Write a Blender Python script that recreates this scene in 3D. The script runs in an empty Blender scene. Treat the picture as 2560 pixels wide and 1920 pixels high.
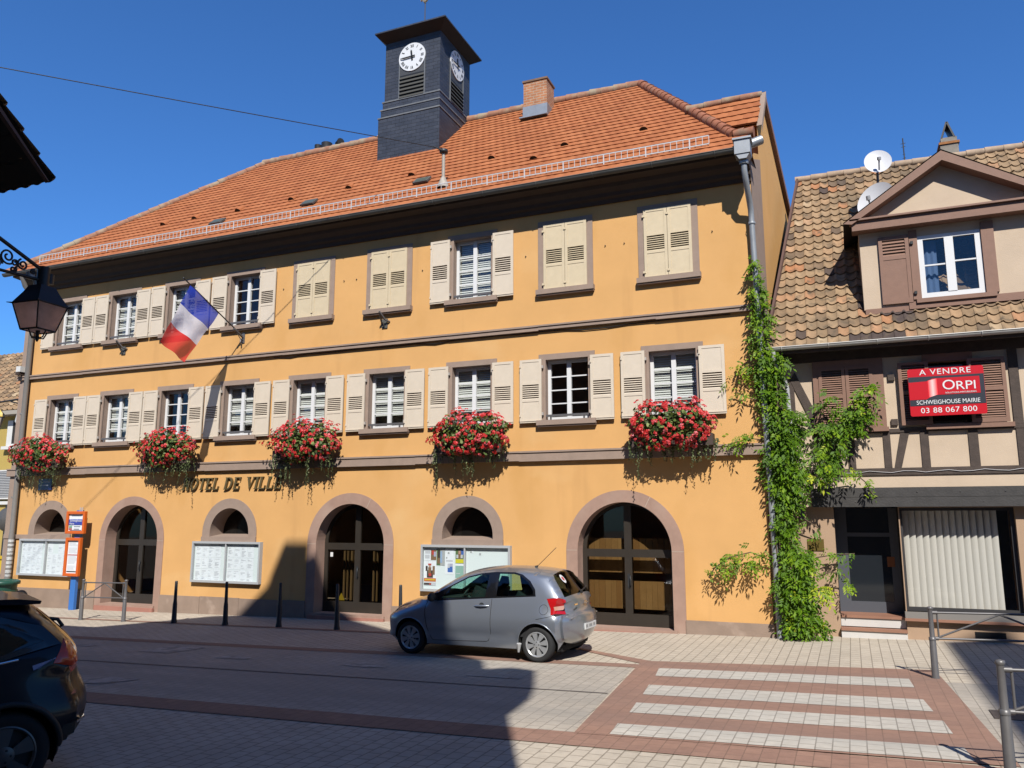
import bpy, bmesh, math, random
import numpy as np
from mathutils import Vector, Matrix
from mathutils.geometry import delaunay_2d_cdt
R = math.radians
rnd = random.Random(7)
scene = bpy.context.scene
COL = scene.collection

# ---------------------------------------------------------------- camera, sky, sun, exposure
cd = bpy.data.cameras.new('camera'); cam = bpy.data.objects.new('camera', cd); COL.objects.link(cam)
cam.location = (0, -17.1, 2.4)
cam.rotation_euler = (R(90 + 9.55), 0, R(22.79))
cd.sensor_width = 36; cd.lens = 36 * 1990 / 2560
cd.clip_start = .1; cd.clip_end = 1000
scene.camera = cam
SUN_EL, SUN_AZ = R(44), R(26)          # azimuth: behind the camera, to its right
sd = Vector((math.sin(SUN_AZ) * math.cos(SUN_EL), -math.cos(SUN_AZ) * math.cos(SUN_EL), math.sin(SUN_EL)))
sl = bpy.data.lights.new('sun', 'SUN'); sun = bpy.data.objects.new('sun', sl); COL.objects.link(sun)
sun.rotation_euler = sd.to_track_quat('Z', 'Y').to_euler()
sl.energy = 5.0; sl.angle = R(.5); sl.color = (1, .965, .895)
w = bpy.data.worlds.new('World'); scene.world = w; w.use_nodes = True
nt = w.node_tree; bg = nt.nodes['Background']
sky = nt.nodes.new('ShaderNodeTexSky'); sky.sky_type = 'NISHITA'; sky.sun_disc = False
sky.sun_elevation = SUN_EL; sky.sun_rotation = math.pi - SUN_AZ
sky.altitude = 0; sky.air_density = 1; sky.dust_density = 0; sky.ozone_density = 6
deep = nt.nodes.new('ShaderNodeMix'); deep.data_type = 'RGBA'; deep.blend_type = 'MULTIPLY'; deep.inputs['Factor'].default_value = 1
deep.inputs['B'].default_value = (.40, .70, 1.0, 1)      # a deeper blue than the model's default clear sky
nt.links.new(sky.outputs[0], deep.inputs['A']); nt.links.new(deep.outputs['Result'], bg.inputs[0]); bg.inputs[1].default_value = .096
scene.view_settings.view_transform = 'Standard'; scene.view_settings.look = 'None'
scene.view_settings.exposure = 0.74; scene.view_settings.gamma = 1

# ---------------------------------------------------------------- helpers
def gz(x, y=0): return .0138 * (x + 6.1) + .005
class MB:
    def __init__(s): s.v = []; s.f = []; s.m = []; s.t = []; s.sm = []
    def face(s, pts, m=0, t=.5, sm=False):
        n = len(s.v); s.v += [tuple(p) for p in pts]; s.f.append(tuple(range(n, n + len(pts)))); s.m.append(m); s.t.append(t); s.sm.append(sm)
    def grid(s, rows, m=0, t=.5, sm=True, closed=False):
        n = len(s.v); k = len(rows[0])
        for r in rows: s.v += [tuple(p) for p in r]
        for i in range(len(rows) - 1):
            for j in range(k if closed else k - 1):
                a = n + i * k + j; b = n + i * k + (j + 1) % k
                s.f.append((a, b, b + k, a + k)); s.m.append(m); s.t.append(t); s.sm.append(sm)
    def box(s, x0, x1, y0, y1, z0, z1, m=0, t=.5, mat=None):
        P = [Vector((x, y, z)) for z in (z0, z1) for y in (y0, y1) for x in (x0, x1)]
        if mat: P = [mat @ q for q in P]
        n = len(s.v); s.v += [tuple(q) for q in P]
        for f in ((0, 2, 3, 1), (4, 5, 7, 6), (0, 1, 5, 4), (2, 6, 7, 3), (0, 4, 6, 2), (1, 3, 7, 5)):
            s.f.append(tuple(n + i for i in f)); s.m.append(m); s.t.append(t); s.sm.append(False)
    def prism(s, poly, y0, y1, m=0, t=.5, mat=None):
        # polygon in (x,z) extruded along y
        a = [Vector((x, y0, z)) for x, z in poly]; b = [Vector((x, y1, z)) for x, z in poly]
        if mat: a = [mat @ q for q in a]; b = [mat @ q for q in b]
        s.face(a, m, t); s.face(b[::-1], m, t)
        k = len(a)
        for i in range(k):
            j = (i + 1) % k; s.face([a[i], b[i], b[j], a[j]], m, t)
    def tube(s, pts, r, n=8, m=0, t=.5, cap=True, sm=True):
        pts = [Vector(q) for q in pts]; rows = []
        rr = r if isinstance(r, (list, tuple)) else [r] * len(pts)
        up = None
        for i, q in enumerate(pts):
            d = (pts[min(i + 1, len(pts) - 1)] - pts[max(i - 1, 0)]).normalized()
            if up is None: up = d.orthogonal().normalized()
            up = (up - d * up.dot(d))
            up = up.normalized() if up.length > 1e-6 else d.orthogonal().normalized()
            o = d.cross(up)
            rows.append([q + (up * math.cos(2 * math.pi * k / n) + o * math.sin(2 * math.pi * k / n)) * rr[i] for k in range(n)])
        s.grid(rows, m, t, sm, True)
        if cap: s.face(rows[0][::-1], m, t); s.face(rows[-1], m, t)
    def lathe(s, prof, c, axis='z', n=24, m=0, t=.5, sm=True):
        c = Vector(c); rows = []
        for k in range(n + 1):
            a = 2 * math.pi * k / n; row = []
            for r, h in prof:
                if axis == 'z': row.append(c + Vector((r * math.cos(a), r * math.sin(a), h)))
                elif axis == 'y': row.append(c + Vector((r * math.cos(a), h, r * math.sin(a))))
                else: row.append(c + Vector((h, r * math.cos(a), r * math.sin(a))))
            rows.append(row)
        s.grid(rows, m, t, sm)
    def build(s, name, mats, parent=None, origin=None, loc=None):
        me = bpy.data.meshes.new(name)
        o0 = Vector(origin) if origin is not None else (Vector(WL.get(parent.name, (0, 0, 0))) if parent else Vector((0, 0, 0)))
        me.from_pydata([tuple(Vector(q) - o0) for q in s.v] if o0.length else s.v, [], s.f)
        if not isinstance(mats, (list, tuple)): mats = [mats]
        for q in mats: me.materials.append(q)
        me.polygons.foreach_set('material_index', s.m); me.polygons.foreach_set('use_smooth', s.sm)
        at = me.attributes.new('tint', 'FLOAT', 'FACE'); at.data.foreach_set('value', s.t)
        me.update()
        ob = bpy.data.objects.new(name, me); COL.objects.link(ob)
        if parent: ob.parent = parent; WL[ob.name] = WL.get(parent.name, Vector((0, 0, 0)))
        if loc: ob.location = loc
        return ob
WL = {}
def tag(o, label=None, cat=None, group=None, kind=None):
    if label: o['label'] = label
    if cat: o['category'] = cat
    if group: o['group'] = group
    if kind: o['kind'] = kind
    return o
def thing(name, label, cat, loc=(0, 0, 0), group=None):
    o = bpy.data.objects.new(name, None); COL.objects.link(o); o.location = loc; o.empty_display_size = .3
    WL[o.name] = Vector(loc)
    return tag(o, label, cat, group)
def copy_tree(o, parent=None):
    c = o.copy(); COL.objects.link(c)
    if parent: c.parent = parent
    for ch in list(o.children): copy_tree(ch, c)
    return c
def weld(ob, d=1e-4):
    bm = bmesh.new(); bm.from_mesh(ob.data); bmesh.ops.remove_doubles(bm, verts=bm.verts, dist=d); bm.to_mesh(ob.data); bm.free()
def inpoly(x, y, P):
    c = False; j = len(P) - 1
    for i in range(len(P)):
        xi, yi = P[i]; xj, yj = P[j]
        if (yi > y) != (yj > y) and x < (xj - xi) * (y - yi) / (yj - yi) + xi: c = not c
        j = i
    return c
def cdt(outer, loops=(), pts=()):
    V = []; E = []
    for L in [outer] + list(loops):
        n = len(V); V += [Vector(q) for q in L]; E += [(n + i, n + (i + 1) % len(L)) for i in range(len(L))]
    V += [Vector(q) for q in pts]
    r = delaunay_2d_cdt(V, E, [], 0, 1e-6)
    out = []
    for f in r[2]:
        cx = sum(r[0][i].x for i in f) / len(f); cy = sum(r[0][i].y for i in f) / len(f)
        if inpoly(cx, cy, outer): out.append((f, cx, cy))
    return r[0], out
def arc(cx, cz, r, a0, a1, n=24): return [(cx + r * math.cos(R(a0 + (a1 - a0) * i / n)), cz + r * math.sin(R(a0 + (a1 - a0) * i / n))) for i in range(n + 1)]

# ---------------------------------------------------------------- materials
K = .60      # base colours are kept low and the exposure raised, as a camera exposed for a sunlit street
dim = lambda c: tuple(v * K for v in c)
def mat(name, rgb, rough=.7, var=.0, scale=3, bump=0, bscale=60, metal=0, spec=.4, coat=0, tint=None, fine=None, stain=None, transl=0, raw=False):
    m = bpy.data.materials.new(name); m.use_nodes = True; n = m.node_tree.nodes; l = m.node_tree.links
    dim = (lambda c: tuple(c)) if raw or metal >= .7 else globals()['dim']
    rgb = dim(rgb)
    b = n['Principled BSDF']; b.inputs['Roughness'].default_value = rough; b.inputs['Metallic'].default_value = metal
    b.inputs['Specular IOR Level'].default_value = spec; b.inputs['Coat Weight'].default_value = coat
    b.inputs['Coat Roughness'].default_value = .04
    src = None; geo = None
    def pos():
        nonlocal geo
        if geo is None: geo = n.new('ShaderNodeNewGeometry')
        return geo.outputs['Position']
    def mix(a, c, fac, mode='MIX'):
        x = n.new('ShaderNodeMix'); x.data_type = 'RGBA'; x.blend_type = mode
        for sock, v in ((x.inputs['A'], a), (x.inputs['B'], c), (x.inputs['Factor'], fac)):
            if hasattr(v, 'node'): l.new(v, sock)
            elif isinstance(v, (int, float)): sock.default_value = v
            else: sock.default_value = (*v, 1)
        return x.outputs['Result']
    cur = rgb
    if tint:
        at = n.new('ShaderNodeAttribute'); at.attribute_name = 'tint'
        cr = n.new('ShaderNodeValToRGB'); l.new(at.outputs['Fac'], cr.inputs[0])
        e = cr.color_ramp.elements
        for i, (p_, c_) in enumerate(tint):
            q = e[i] if i < 2 else e.new(p_)
            q.position = p_; q.color = (*dim(c_), 1)
        cur = cr.outputs[0]
    if var:
        t = n.new('ShaderNodeTexNoise'); t.inputs['Scale'].default_value = scale; t.inputs['Detail'].default_value = 6; t.inputs['Roughness'].default_value = .65
        l.new(pos(), t.inputs['Vector'])
        mr = n.new('ShaderNodeMapRange'); mr.inputs['From Min'].default_value = .3; mr.inputs['From Max'].default_value = .7
        mr.inputs['To Min'].default_value = 1 - var; mr.inputs['To Max'].default_value = 1 + var
        l.new(t.outputs['Fac'], mr.inputs['Value'])
        cc = n.new('ShaderNodeCombineColor')
        for i in range(3): l.new(mr.outputs[0], cc.inputs[i])
        cur = mix(cur, cc.outputs[0], 1.0, 'MULTIPLY')
    for c_, sc, lo, hi, vec in ([] if not stain else stain if isinstance(stain, list) else [stain]):
        t = n.new('ShaderNodeTexNoise'); t.inputs['Scale'].default_value = 1; t.inputs['Detail'].default_value = 5
        mp = n.new('ShaderNodeMapping'); mp.inputs['Scale'].default_value = [sc * k for k in vec]; l.new(pos(), mp.inputs['Vector']); l.new(mp.outputs[0], t.inputs['Vector'])
        mr = n.new('ShaderNodeMapRange'); mr.inputs['From Min'].default_value = lo; mr.inputs['From Max'].default_value = hi
        l.new(t.outputs['Fac'], mr.inputs['Value']); cur = mix(cur, dim(c_), mr.outputs[0])
    if hasattr(cur, 'node'): l.new(cur, b.inputs['Base Color'])
    else: b.inputs['Base Color'].default_value = (*cur, 1)
    if bump:
        t = n.new('ShaderNodeTexNoise'); t.inputs['Scale'].default_value = bscale; t.inputs['Detail'].default_value = 4; l.new(pos(), t.inputs['Vector'])
        bp = n.new('ShaderNodeBump'); bp.inputs['Strength'].default_value = bump; bp.inputs['Distance'].default_value = .02
        l.new(t.outputs['Fac'], bp.inputs['Height']); l.new(bp.outputs[0], b.inputs['Normal'])
    if transl:
        tr = n.new('ShaderNodeBsdfTranslucent'); ms = n.new('ShaderNodeMixShader'); ms.inputs[0].default_value = transl
        if hasattr(cur, 'node'): l.new(cur, tr.inputs[0])
        else: tr.inputs[0].default_value = (*cur, 1)
        l.new(b.outputs[0], ms.inputs[1]); l.new(tr.outputs[0], ms.inputs[2]); l.new(ms.outputs[0], n['Material Output'].inputs[0])
    return m
def brickmat(name, c1, c2, mortar, bw, rh, ms, vec, rough=.8, var=.15, vscale=.6, bump=.6, offset=.5, bias=0., wear=None):
    c1, c2, mortar = dim(c1), dim(c2), dim(mortar)
    # vec: function giving (u,v) from position components: 'yx' u=y v=x ; 'xz' u=x+y v=z
    m = bpy.data.materials.new(name); m.use_nodes = True; n = m.node_tree.nodes; l = m.node_tree.links
    b = n['Principled BSDF']; b.inputs['Roughness'].default_value = rough; b.inputs['Specular IOR Level'].default_value = .3
    g = n.new('ShaderNodeNewGeometry'); s = n.new('ShaderNodeSeparateXYZ'); l.new(g.outputs['Position'], s.inputs[0])
    c = n.new('ShaderNodeCombineXYZ')
    if vec == 'yx': l.new(s.outputs[1], c.inputs[0]); l.new(s.outputs[0], c.inputs[1])
    elif vec == 'xy': l.new(s.outputs[0], c.inputs[0]); l.new(s.outputs[1], c.inputs[1])
    else:
        ad = n.new('ShaderNodeMath'); l.new(s.outputs[0], ad.inputs[0]); l.new(s.outputs[1], ad.inputs[1]); l.new(ad.outputs[0], c.inputs[0]); l.new(s.outputs[2], c.inputs[1])
    t = n.new('ShaderNodeTexBrick'); l.new(c.outputs[0], t.inputs['Vector']); t.offset = offset
    t.inputs['Color1'].default_value = (*c1, 1); t.inputs['Color2'].default_value = (*c2, 1); t.inputs['Mortar'].default_value = (*mortar, 1)
    t.inputs['Scale'].default_value = 1; t.inputs['Brick Width'].default_value = bw; t.inputs['Row Height'].default_value = rh
    t.inputs['Mortar Size'].default_value = ms; t.inputs['Mortar Smooth'].default_value = .3; t.inputs['Bias'].default_value = bias
    cur = t.outputs['Color']
    for sc, amt in ((vscale, var), (9, .10)):
        nz = n.new('ShaderNodeTexNoise'); nz.inputs['Scale'].default_value = sc; nz.inputs['Detail'].default_value = 7; nz.inputs['Roughness'].default_value = .7; l.new(g.outputs['Position'], nz.inputs['Vector'])
        mr = n.new('ShaderNodeMapRange'); mr.inputs['From Min'].default_value = .3; mr.inputs['From Max'].default_value = .7; mr.inputs['To Min'].default_value = 1 - amt; mr.inputs['To Max'].default_value = 1 + amt
        l.new(nz.outputs['Fac'], mr.inputs['Value'])
        cc = n.new('ShaderNodeCombineColor')
        for i in range(3): l.new(mr.outputs[0], cc.inputs[i])
        x = n.new('ShaderNodeMix'); x.data_type = 'RGBA'; x.blend_type = 'MULTIPLY'; x.inputs['Factor'].default_value = 1
        l.new(cur, x.inputs['A']); l.new(cc.outputs[0], x.inputs['B']); cur = x.outputs['Result']
    if wear:
        # darker wheel tracks along x: noise stretched along x
        mp = n.new('ShaderNodeMapping'); mp.inputs['Scale'].default_value = (.05, .9, 1); l.new(g.outputs['Position'], mp.inputs['Vector'])
        nz = n.new('ShaderNodeTexNoise'); nz.inputs['Scale'].default_value = 1; nz.inputs['Detail'].default_value = 2; l.new(mp.outputs[0], nz.inputs['Vector'])
        mr = n.new('ShaderNodeMapRange'); mr.inputs['From Min'].default_value = .4; mr.inputs['From Max'].default_value = .65; l.new(nz.outputs['Fac'], mr.inputs['Value'])
        mu = n.new('ShaderNodeMath'); mu.operation = 'MULTIPLY'; mu.inputs[1].default_value = wear[1]; l.new(mr.outputs[0], mu.inputs[0])
        x = n.new('ShaderNodeMix'); x.data_type = 'RGBA'; l.new(mu.outputs[0], x.inputs['Factor']); l.new(cur, x.inputs['A']); x.inputs['B'].default_value = (*dim(wear[0]), 1); cur = x.outputs['Result']
    l.new(cur, b.inputs['Base Color'])
    iv = n.new('ShaderNodeMath'); iv.operation = 'SUBTRACT'; iv.inputs[0].default_value = 1; l.new(t.outputs['Fac'], iv.inputs[1])
    bp = n.new('ShaderNodeBump'); bp.inputs['Strength'].default_value = bump; bp.inputs['Distance'].default_value = .01; l.new(iv.outputs[0], bp.inputs['Height']); l.new(bp.outputs[0], b.inputs['Normal'])
    return m
def glass(name, tintc, refl=.12, rough=.01):
    m = bpy.data.materials.new(name); m.use_nodes = True; n = m.node_tree.nodes; l = m.node_tree.links
    n.remove(n['Principled BSDF'])
    t = n.new('ShaderNodeBsdfTransparent'); t.inputs[0].default_value = (*tintc, 1)
    g = n.new('ShaderNodeBsdfGlossy'); g.inputs['Roughness'].default_value = rough
    f = n.new('ShaderNodeLayerWeight'); f.inputs['Blend'].default_value = .5
    pw = n.new('ShaderNodeMath'); pw.operation = 'POWER'; pw.inputs[1].default_value = 5; l.new(f.outputs['Facing'], pw.inputs[0])
    a = n.new('ShaderNodeMath'); a.operation = 'MULTIPLY_ADD'; a.inputs[1].default_value = .9; a.inputs[2].default_value = refl; l.new(pw.outputs[0], a.inputs[0])
    x = n.new('ShaderNodeMixShader'); l.new(a.outputs[0], x.inputs[0]); l.new(t.outputs[0], x.inputs[1]); l.new(g.outputs[0], x.inputs[2])
    l.new(x.outputs[0], n['Material Output'].inputs[0])
    return m
M = {}
M['orange'] = mat('orange_plaster', (.76, .428, .165), .9, .05, .9, .25, 90, spec=.15, stain=[((.68, .37, .125), .8, .56, .8, (1, 1, .6)), ((.60, .33, .13), 1.7, .60, .85, (1, 1, .10)), ((.80, .49, .215), .55, .58, .78, (1, 1, 1.3))])
M['orange_side'] = M['orange']
M['stone'] = mat('brown_grey_painted_stone', (.365, .27, .215), .85, .08, 4, .2, 70, spec=.2)
M['pinkstone'] = mat('pink_sandstone', (.41, .265, .205), .85, .10, 3, .25, 60, spec=.2, stain=((.47, .33, .26), 1.4, .5, .75, (1, 1, 1)))
M['plinth'] = mat('grey_brown_sandstone', (.335, .245, .19), .85, .14, 1.6, .25, 60, spec=.2, stain=((.52, .40, .32), 1.1, .60, .72, (1, 1, 1)))
M['shutter'] = mat('beige_shutter_paint', (.73, .625, .495), .6, .04, 6, .08, 40)
M['shutter_y'] = mat('cream_yellow_shutter_paint', (.70, .575, .385), .6, .05, 6, .08, 40)
M['white'] = mat('white_window_paint', (.80, .80, .80), .45)
M['dirtywhite'] = mat('white_render', (.72, .71, .68), .7, .06, 6)
M['blind'] = mat('blind_slat', (.86, .86, .82), .6)
M['pane'] = glass('window_pane', (.84, .86, .85), .07)
M['doorpane'] = glass('smoked_door_pane', (.52, .47, .40), .025)
M['void'] = mat('dark_room', (.025, .022, .02), .9)
M['roof'] = mat('orange_roof_tile', (.5, .2, .1), .8, .10, 1.2, .25, 60, spec=.2, tint=((0, (.395, .128, .048)), (.5, (.445, .152, .056)), (1, (.49, .175, .068))), stain=((.42, .14, .055), .5, .58, .8, (1, 1, 1)))
M['ridge'] = mat('ridge_tile', (.36, .17, .10), .85, .2, 5, .3, 60, stain=((.38, .30, .20), 2.5, .45, .65, (1, 1, 1)))
M['hiptile'] = mat('hip_tile', (.36, .13, .065), .85, .2, 5, .3, 60, stain=((.28, .17, .11), 2.5, .5, .7, (1, 1, 1)))
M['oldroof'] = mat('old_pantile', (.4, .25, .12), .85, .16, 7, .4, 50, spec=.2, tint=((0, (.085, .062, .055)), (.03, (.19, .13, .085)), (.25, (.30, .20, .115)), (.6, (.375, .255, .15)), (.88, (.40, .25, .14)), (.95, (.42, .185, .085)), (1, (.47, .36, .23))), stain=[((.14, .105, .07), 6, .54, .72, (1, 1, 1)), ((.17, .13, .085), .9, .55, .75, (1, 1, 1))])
M['slate'] = brickmat('slate_cladding', (.040, .047, .066), (.056, .063, .084), (.024, .028, .036), .30, .115, .006, 'xz', .5, .2, 3, .8)
M['brick'] = brickmat('chimney_brick', (.50, .21, .095), (.42, .165, .075), (.47, .36, .26), .22, .085, .012, 'xz', .85, .2, 3, .5)
M['zinc'] = mat('zinc', (.42, .44, .46), .45, .12, 3, metal=.6)
M['zinc_pipe'] = mat('painted_grey_pipe', (.36, .38, .40), .45, .10, 3, metal=.25)  # even grey tone for pipes and posts
M['zinc_dark'] = mat('weathered_gutter', (.13, .13, .12), .6, .15, 3, metal=.2)
M['galv'] = mat('galvanised_guard', (.62, .60, .60), .5)
M['brown'] = mat('brown_painted_wood', (.27, .145, .098), .65, .08, 8, .1, 50)
M['darkwood'] = mat('dark_timber', (.075, .053, .042), .8, .25, 6, .3, 40)
M['fascia'] = mat('charcoal_stained_board', (.052, .048, .046), .75, .2, 5, .3, 30)
M['eavewood'] = mat('brown_eave_wood', (.06, .038, .027), .8, .1, 4)
M['bronze'] = mat('bronze_door_metal', (.055, .045, .036), .4, .1, 3, metal=.3)
M['black'] = mat('black_metal', (.012, .012, .013), .5)
M['iron'] = mat('dark_grey_metal', (.04, .042, .046), .45, metal=.2)
M['greymetal'] = mat('grey_barrier_paint', (.155, .148, .15), .4, .06, 8, metal=.2)
M['alu'] = mat('aluminium_frame', (.50, .51, .52), .5, metal=.1)
M['gold'] = mat('aged_brass_lettering', (.24, .185, .085), .42, .2, 20, metal=.55)
M['beige'] = mat('beige_render', (.66, .52, .385), .9, .06, 1.5, .25, 80, spec=.15, stain=((.56, .42, .30), .9, .6, .8, (1, 1, .5)))
M['tan'] = mat('tan_render', (.49, .335, .225), .9, .07, 1.5, .25, 80, spec=.15, stain=((.42, .28, .18), .9, .55, .8, (1, 1, .5)))
M['paper'] = mat('paper', (.88, .92, .96), .6, .04, 9)
M['board_back'] = mat('board_backing', (.80, .88, .88), .6)
M['yellowhouse'] = mat('mustard_render', (.50, .36, .095), .9, .07, 1.5)
M['sticker'] = mat('sticker', (.6, .6, .58), .6, .4, 30)
def simple(name, rgb, rough=.5, **k):
    if name not in M: M[name] = mat(name, rgb, rough, **k)
    return M[name]
# ---------------------------------------------------------------- ground, road, paving
paver = brickmat('light_pavers', (.585, .505, .405), (.54, .465, .37), (.31, .26, .20), .21, .163, .009, 'yx', .85, .10, .7, .4)
roadp = brickmat('road_pavers', (.53, .465, .385), (.48, .42, .345), (.31, .265, .215), .21, .163, .007, 'yx', .8, .12, .5, .4, wear=((.30, .28, .25), .55))
redp = brickmat('red_pavers', (.37, .215, .155), (.33, .19, .14), (.24, .145, .105), .21, .163, .006, 'yx', .85, .10, .8, .3, wear=((.25, .165, .135), .5))
stripep = brickmat('white_pavers', (.60, .55, .475), (.56, .51, .44), (.32, .285, .24), .21, .163, .008, 'yx', .85, .08, .8, .4, wear=((.40, .385, .35), .5))
def sheet(name, polys, dz, m):
    b = MB()
    for P in polys: b.face([(x, y, gz(x) + dz) for x, y in P])
    return tag(b.build(name, m), kind='structure')
g = MB(); g.face([(x, y, gz(x)) for x, y in ((-160, -160), (160, -160), (160, 160), (-160, 160))])
tag(g.build('ground', paver), kind='structure')
sheet('road', [[(-60, -10.5), (-3.0, -8.3), (-3.36, -4.05), (-60, -6.2)], [(1.25, -8.05), (60, -5.9), (60, -1.8), (1.02, -3.85)]], .004, roadp)
ln = lambda y0, k, x: y0 + k * (x + 3.3)
sheet('paving_bands', [
    [(-60, ln(-8.73, .035, -60)), (60, ln(-8.73, .035, 60)), (60, ln(-8.22, .035, 60)), (-60, ln(-8.22, .035, -60))],
    [(-60, ln(-4.13, .035, -60)), (-3.3, -4.13), (-3.3, -3.82), (-60, ln(-3.82, .035, -60))],
    [(-4.85, -2.45), (-4.62, -2.78), (-3.2, -3.83), (-3.2, -3.47)],
    [(-12, -1.68), (-12, -1.86), (-25, -2.02), (-25, -1.84)], [(-12, -1.68), (-5.5, -1.64), (-5.5, -1.82), (-12, -1.86)]], .008, redp)
cwL = lambda t: (-3.36 + .36 * t, -4.12 - 4.1 * t); cwR = lambda t: (1.04 + .27 * t, -3.9 - 4.1 * t)
sheet('crossing_field', [[(-3.36, -3.5), (1.0, -2.92), (1.06, -3.5), (1.31, -8.0), (-2.98, -8.25)]], .012, redp)
S = [((-2.95, -4.09), (.62, -3.80), (.65, -4.43), (-2.86, -4.74)), ((-2.80, -5.42), (.70, -5.21), (.76, -5.88), (-2.73, -6.07)),
     ((-2.69, -6.58), (.82, -6.34), (.86, -6.93), (-2.64, -7.13)), ((-2.63, -7.70), (.90, -7.47), (.94, -7.96), (-2.59, -8.18))]
sheet('crossing_stripes', S, .016, stripep)
sheet('road_joint', [[(-60, -8.45), (-3.2, -6.155), (-3.2, -6.115), (-60, -8.41)]], .010, simple('joint_grout', (.12, .10, .09), .9))
sheet('sun_patches', [[(-12.55, -5.45), (-11.8, -5.42), (-11.6, -4.7), (-12.4, -4.66)], [(-7.95, -5.46), (-7.75, -5.08), (-7.45, -5.22), (-7.1, -5.44), (-7.5, -5.5)], [(-14.5, -5.3), (-14.05, -5.28), (-13.95, -5.12), (-14.4, -5.12)], [(-10.6, -5.55), (-9.9, -5.5), (-9.95, -5.3), (-10.5, -5.34)], [(-11.1, -8.05), (-10.5, -7.98), (-10.2, -7.5), (-10.9, -7.52)], [(-5.6, -5.62), (-4.7, -5.6), (-4.7, -5.5), (-5.6, -5.52)]], .012, mat('sun_patch_tone', (.50, .45, .385), .85, .15, 6, stain=((.33, .30, .26), 5, .5, .6, (1, 1, 1))))  # pale sheets painted as sunlight bounced off the windows onto the shaded road
b = MB(); b.box(1.38, 1.95, -6.0, -5.55, gz(1.6) - .2, gz(1.6) + .012)
tag(b.build('drain_cover', simple('drain_iron', (.10, .08, .07), .7, var=.2, scale=9)), 'rusty dark drain cover set in the paving by the right barrier', 'drain cover')

# ---------------------------------------------------------------- tiled roof slopes
def tiles(mb, eave_y, eave_z, slope, smax, xl, xr, pitch, tw, amp, lift, prof='flat', seed=1, dirn=1, dark=(), jit=1.0):
    r = random.Random(seed); ca = 1 / math.hypot(1, slope); sa = slope * ca
    nrow = int(round(smax / pitch)); pitch = smax / nrow; off = {}
    def P(x, s, h): return (x, eave_y + dirn * (s * ca - h * sa), eave_z + s * sa + h * ca)
    for i in range(nrow):
        s0 = i * pitch; s1 = s0 + pitch * 1.05
        a0, b0 = xl(s0), xr(s0); a1, b1 = xl(min(s1, smax)), xr(min(s1, smax))
        shift = (i % 2) * tw / 2 if prof == 'flat' else 0
        jx = r.uniform(-.01, .01)
        k0 = math.floor((min(a0, a1) - shift) / tw); k1 = math.ceil((max(b0, b1) - shift) / tw)
        for k in range(k0, k1):
            cols = 6; top = []; low = []; bot = []
            dl = r.uniform(-.003, .003) * jit; dh = r.uniform(-.002, .003) * jit
            for c in range(cols + 1):
                f = c / cols; x = (k + f) * tw + shift + jx
                if prof == 'flat': h = amp * math.exp(-((f - .5) / .22) ** 2); drop = .016 * (1 - (2 * f - 1) ** 2)
                else:
                    h = amp * (1.2 * math.exp(-((f - .14) / .12) ** 2) - .5 * math.sin(math.pi * max(0, (f - .25) / .75))); drop = .035 * math.sin(math.pi * max(0, (f - .2) / .8))
                x0 = min(max(x, a0), b0); x1 = min(max(x, a1), b1)
                low.append(P(x0, s0 - drop + dl, lift + h + dh)); top.append(P(x1, min(s1, smax), h * .8 + dh)); bot.append(P(x0, s0 - drop + dl, -.02))
            t = r.random()
            if (i, k) in dark: t = 0
            mb.grid([low, top], 0, t, True); mb.grid([bot, low], 0, t * .6, False)
def ridge(mb, a, b, seg, r0, m=0, seed=3):
    a = Vector(a); b = Vector(b); n = max(1, int((b - a).length / seg)); r = random.Random(seed)
    for i in range(n):
        p = a.lerp(b, i / n - .15 / n); q = a.lerp(b, (i + 1) / n); d = Vector((0, 0, r.uniform(-.012, .012)))
        mb.tube([p + d, q + d], [r0 * 1.12, r0 * .92], 10, m, r.random())
# ---------------------------------------------------------------- town hall
TH = thing('town_hall', 'long orange town hall with brown trim, red tiled hip roof and slate clock tower', 'town hall', (-12.7, 0, 0))
XL, XR = -24.25, -1.55
cols = [-22.27, -19.98, -17.68, -15.35, -13.0, -10.63, -8.25, -5.82, -3.39]
utop = [9.14, 9.14, 9.16, 9.19, 9.22, 9.24, 9.27, 9.28, 9.29]
LZ, LH, UZ = 4.61, 1.42, 7.71
doors = [(-18.96, 1.0, 1.24, 1.77, .0), (-11.58, 1.0, 1.27, 1.75, .06), (-4.57, 1.04, 1.30, 1.70, .09)]
arches = [-22.3, -15.42, -8.32]
outer = [(XL, -.6), (XR, -.6), (XR, 10.1), (XL, 10.1)]
holes = []
for i, x in enumerate(cols):
    holes.append([(x - .52, LZ), (x + .52, LZ), (x + .52, LZ + LH), (x - .52, LZ + LH)])
    holes.append([(x - .52, UZ), (x + .52, UZ), (x + .52, utop[i]), (x - .52, utop[i])])
for x, ri, ro, zs, zt in doors: holes.append([(x - ri, -.3), (x + ri, -.3)] + arc(x, zs, ri, 0, 180))
for x in arches: holes.append([(x - .66, 1.9), (x + .66, 1.9)] + arc(x, 2.0, .66, 0, 180))
mb = MB()
V, T = cdt(outer, holes)
for f, cx, cy in T:
    if not any(inpoly(cx, cy, h) for h in holes): mb.face([(V[i].x, 0, V[i].y) for i in f])
wd = Vector((math.sin(R(6)), math.cos(R(6)), 0))
SP = lambda t, z, o=0: (XR + wd.x * t + o * wd.y, wd.y * t - o * wd.x, z)
side = [(0, -.6), (0, 10.1), (.5, 10.5), (1.05, 10.7), (1.06, 11.5), (1.81, 12.52), (4.95, 10.35), (6.2, 9.5), (9.9, 9.4), (9.9, -.6)]
mb.face([SP(t, z) for t, z in side])
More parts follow.
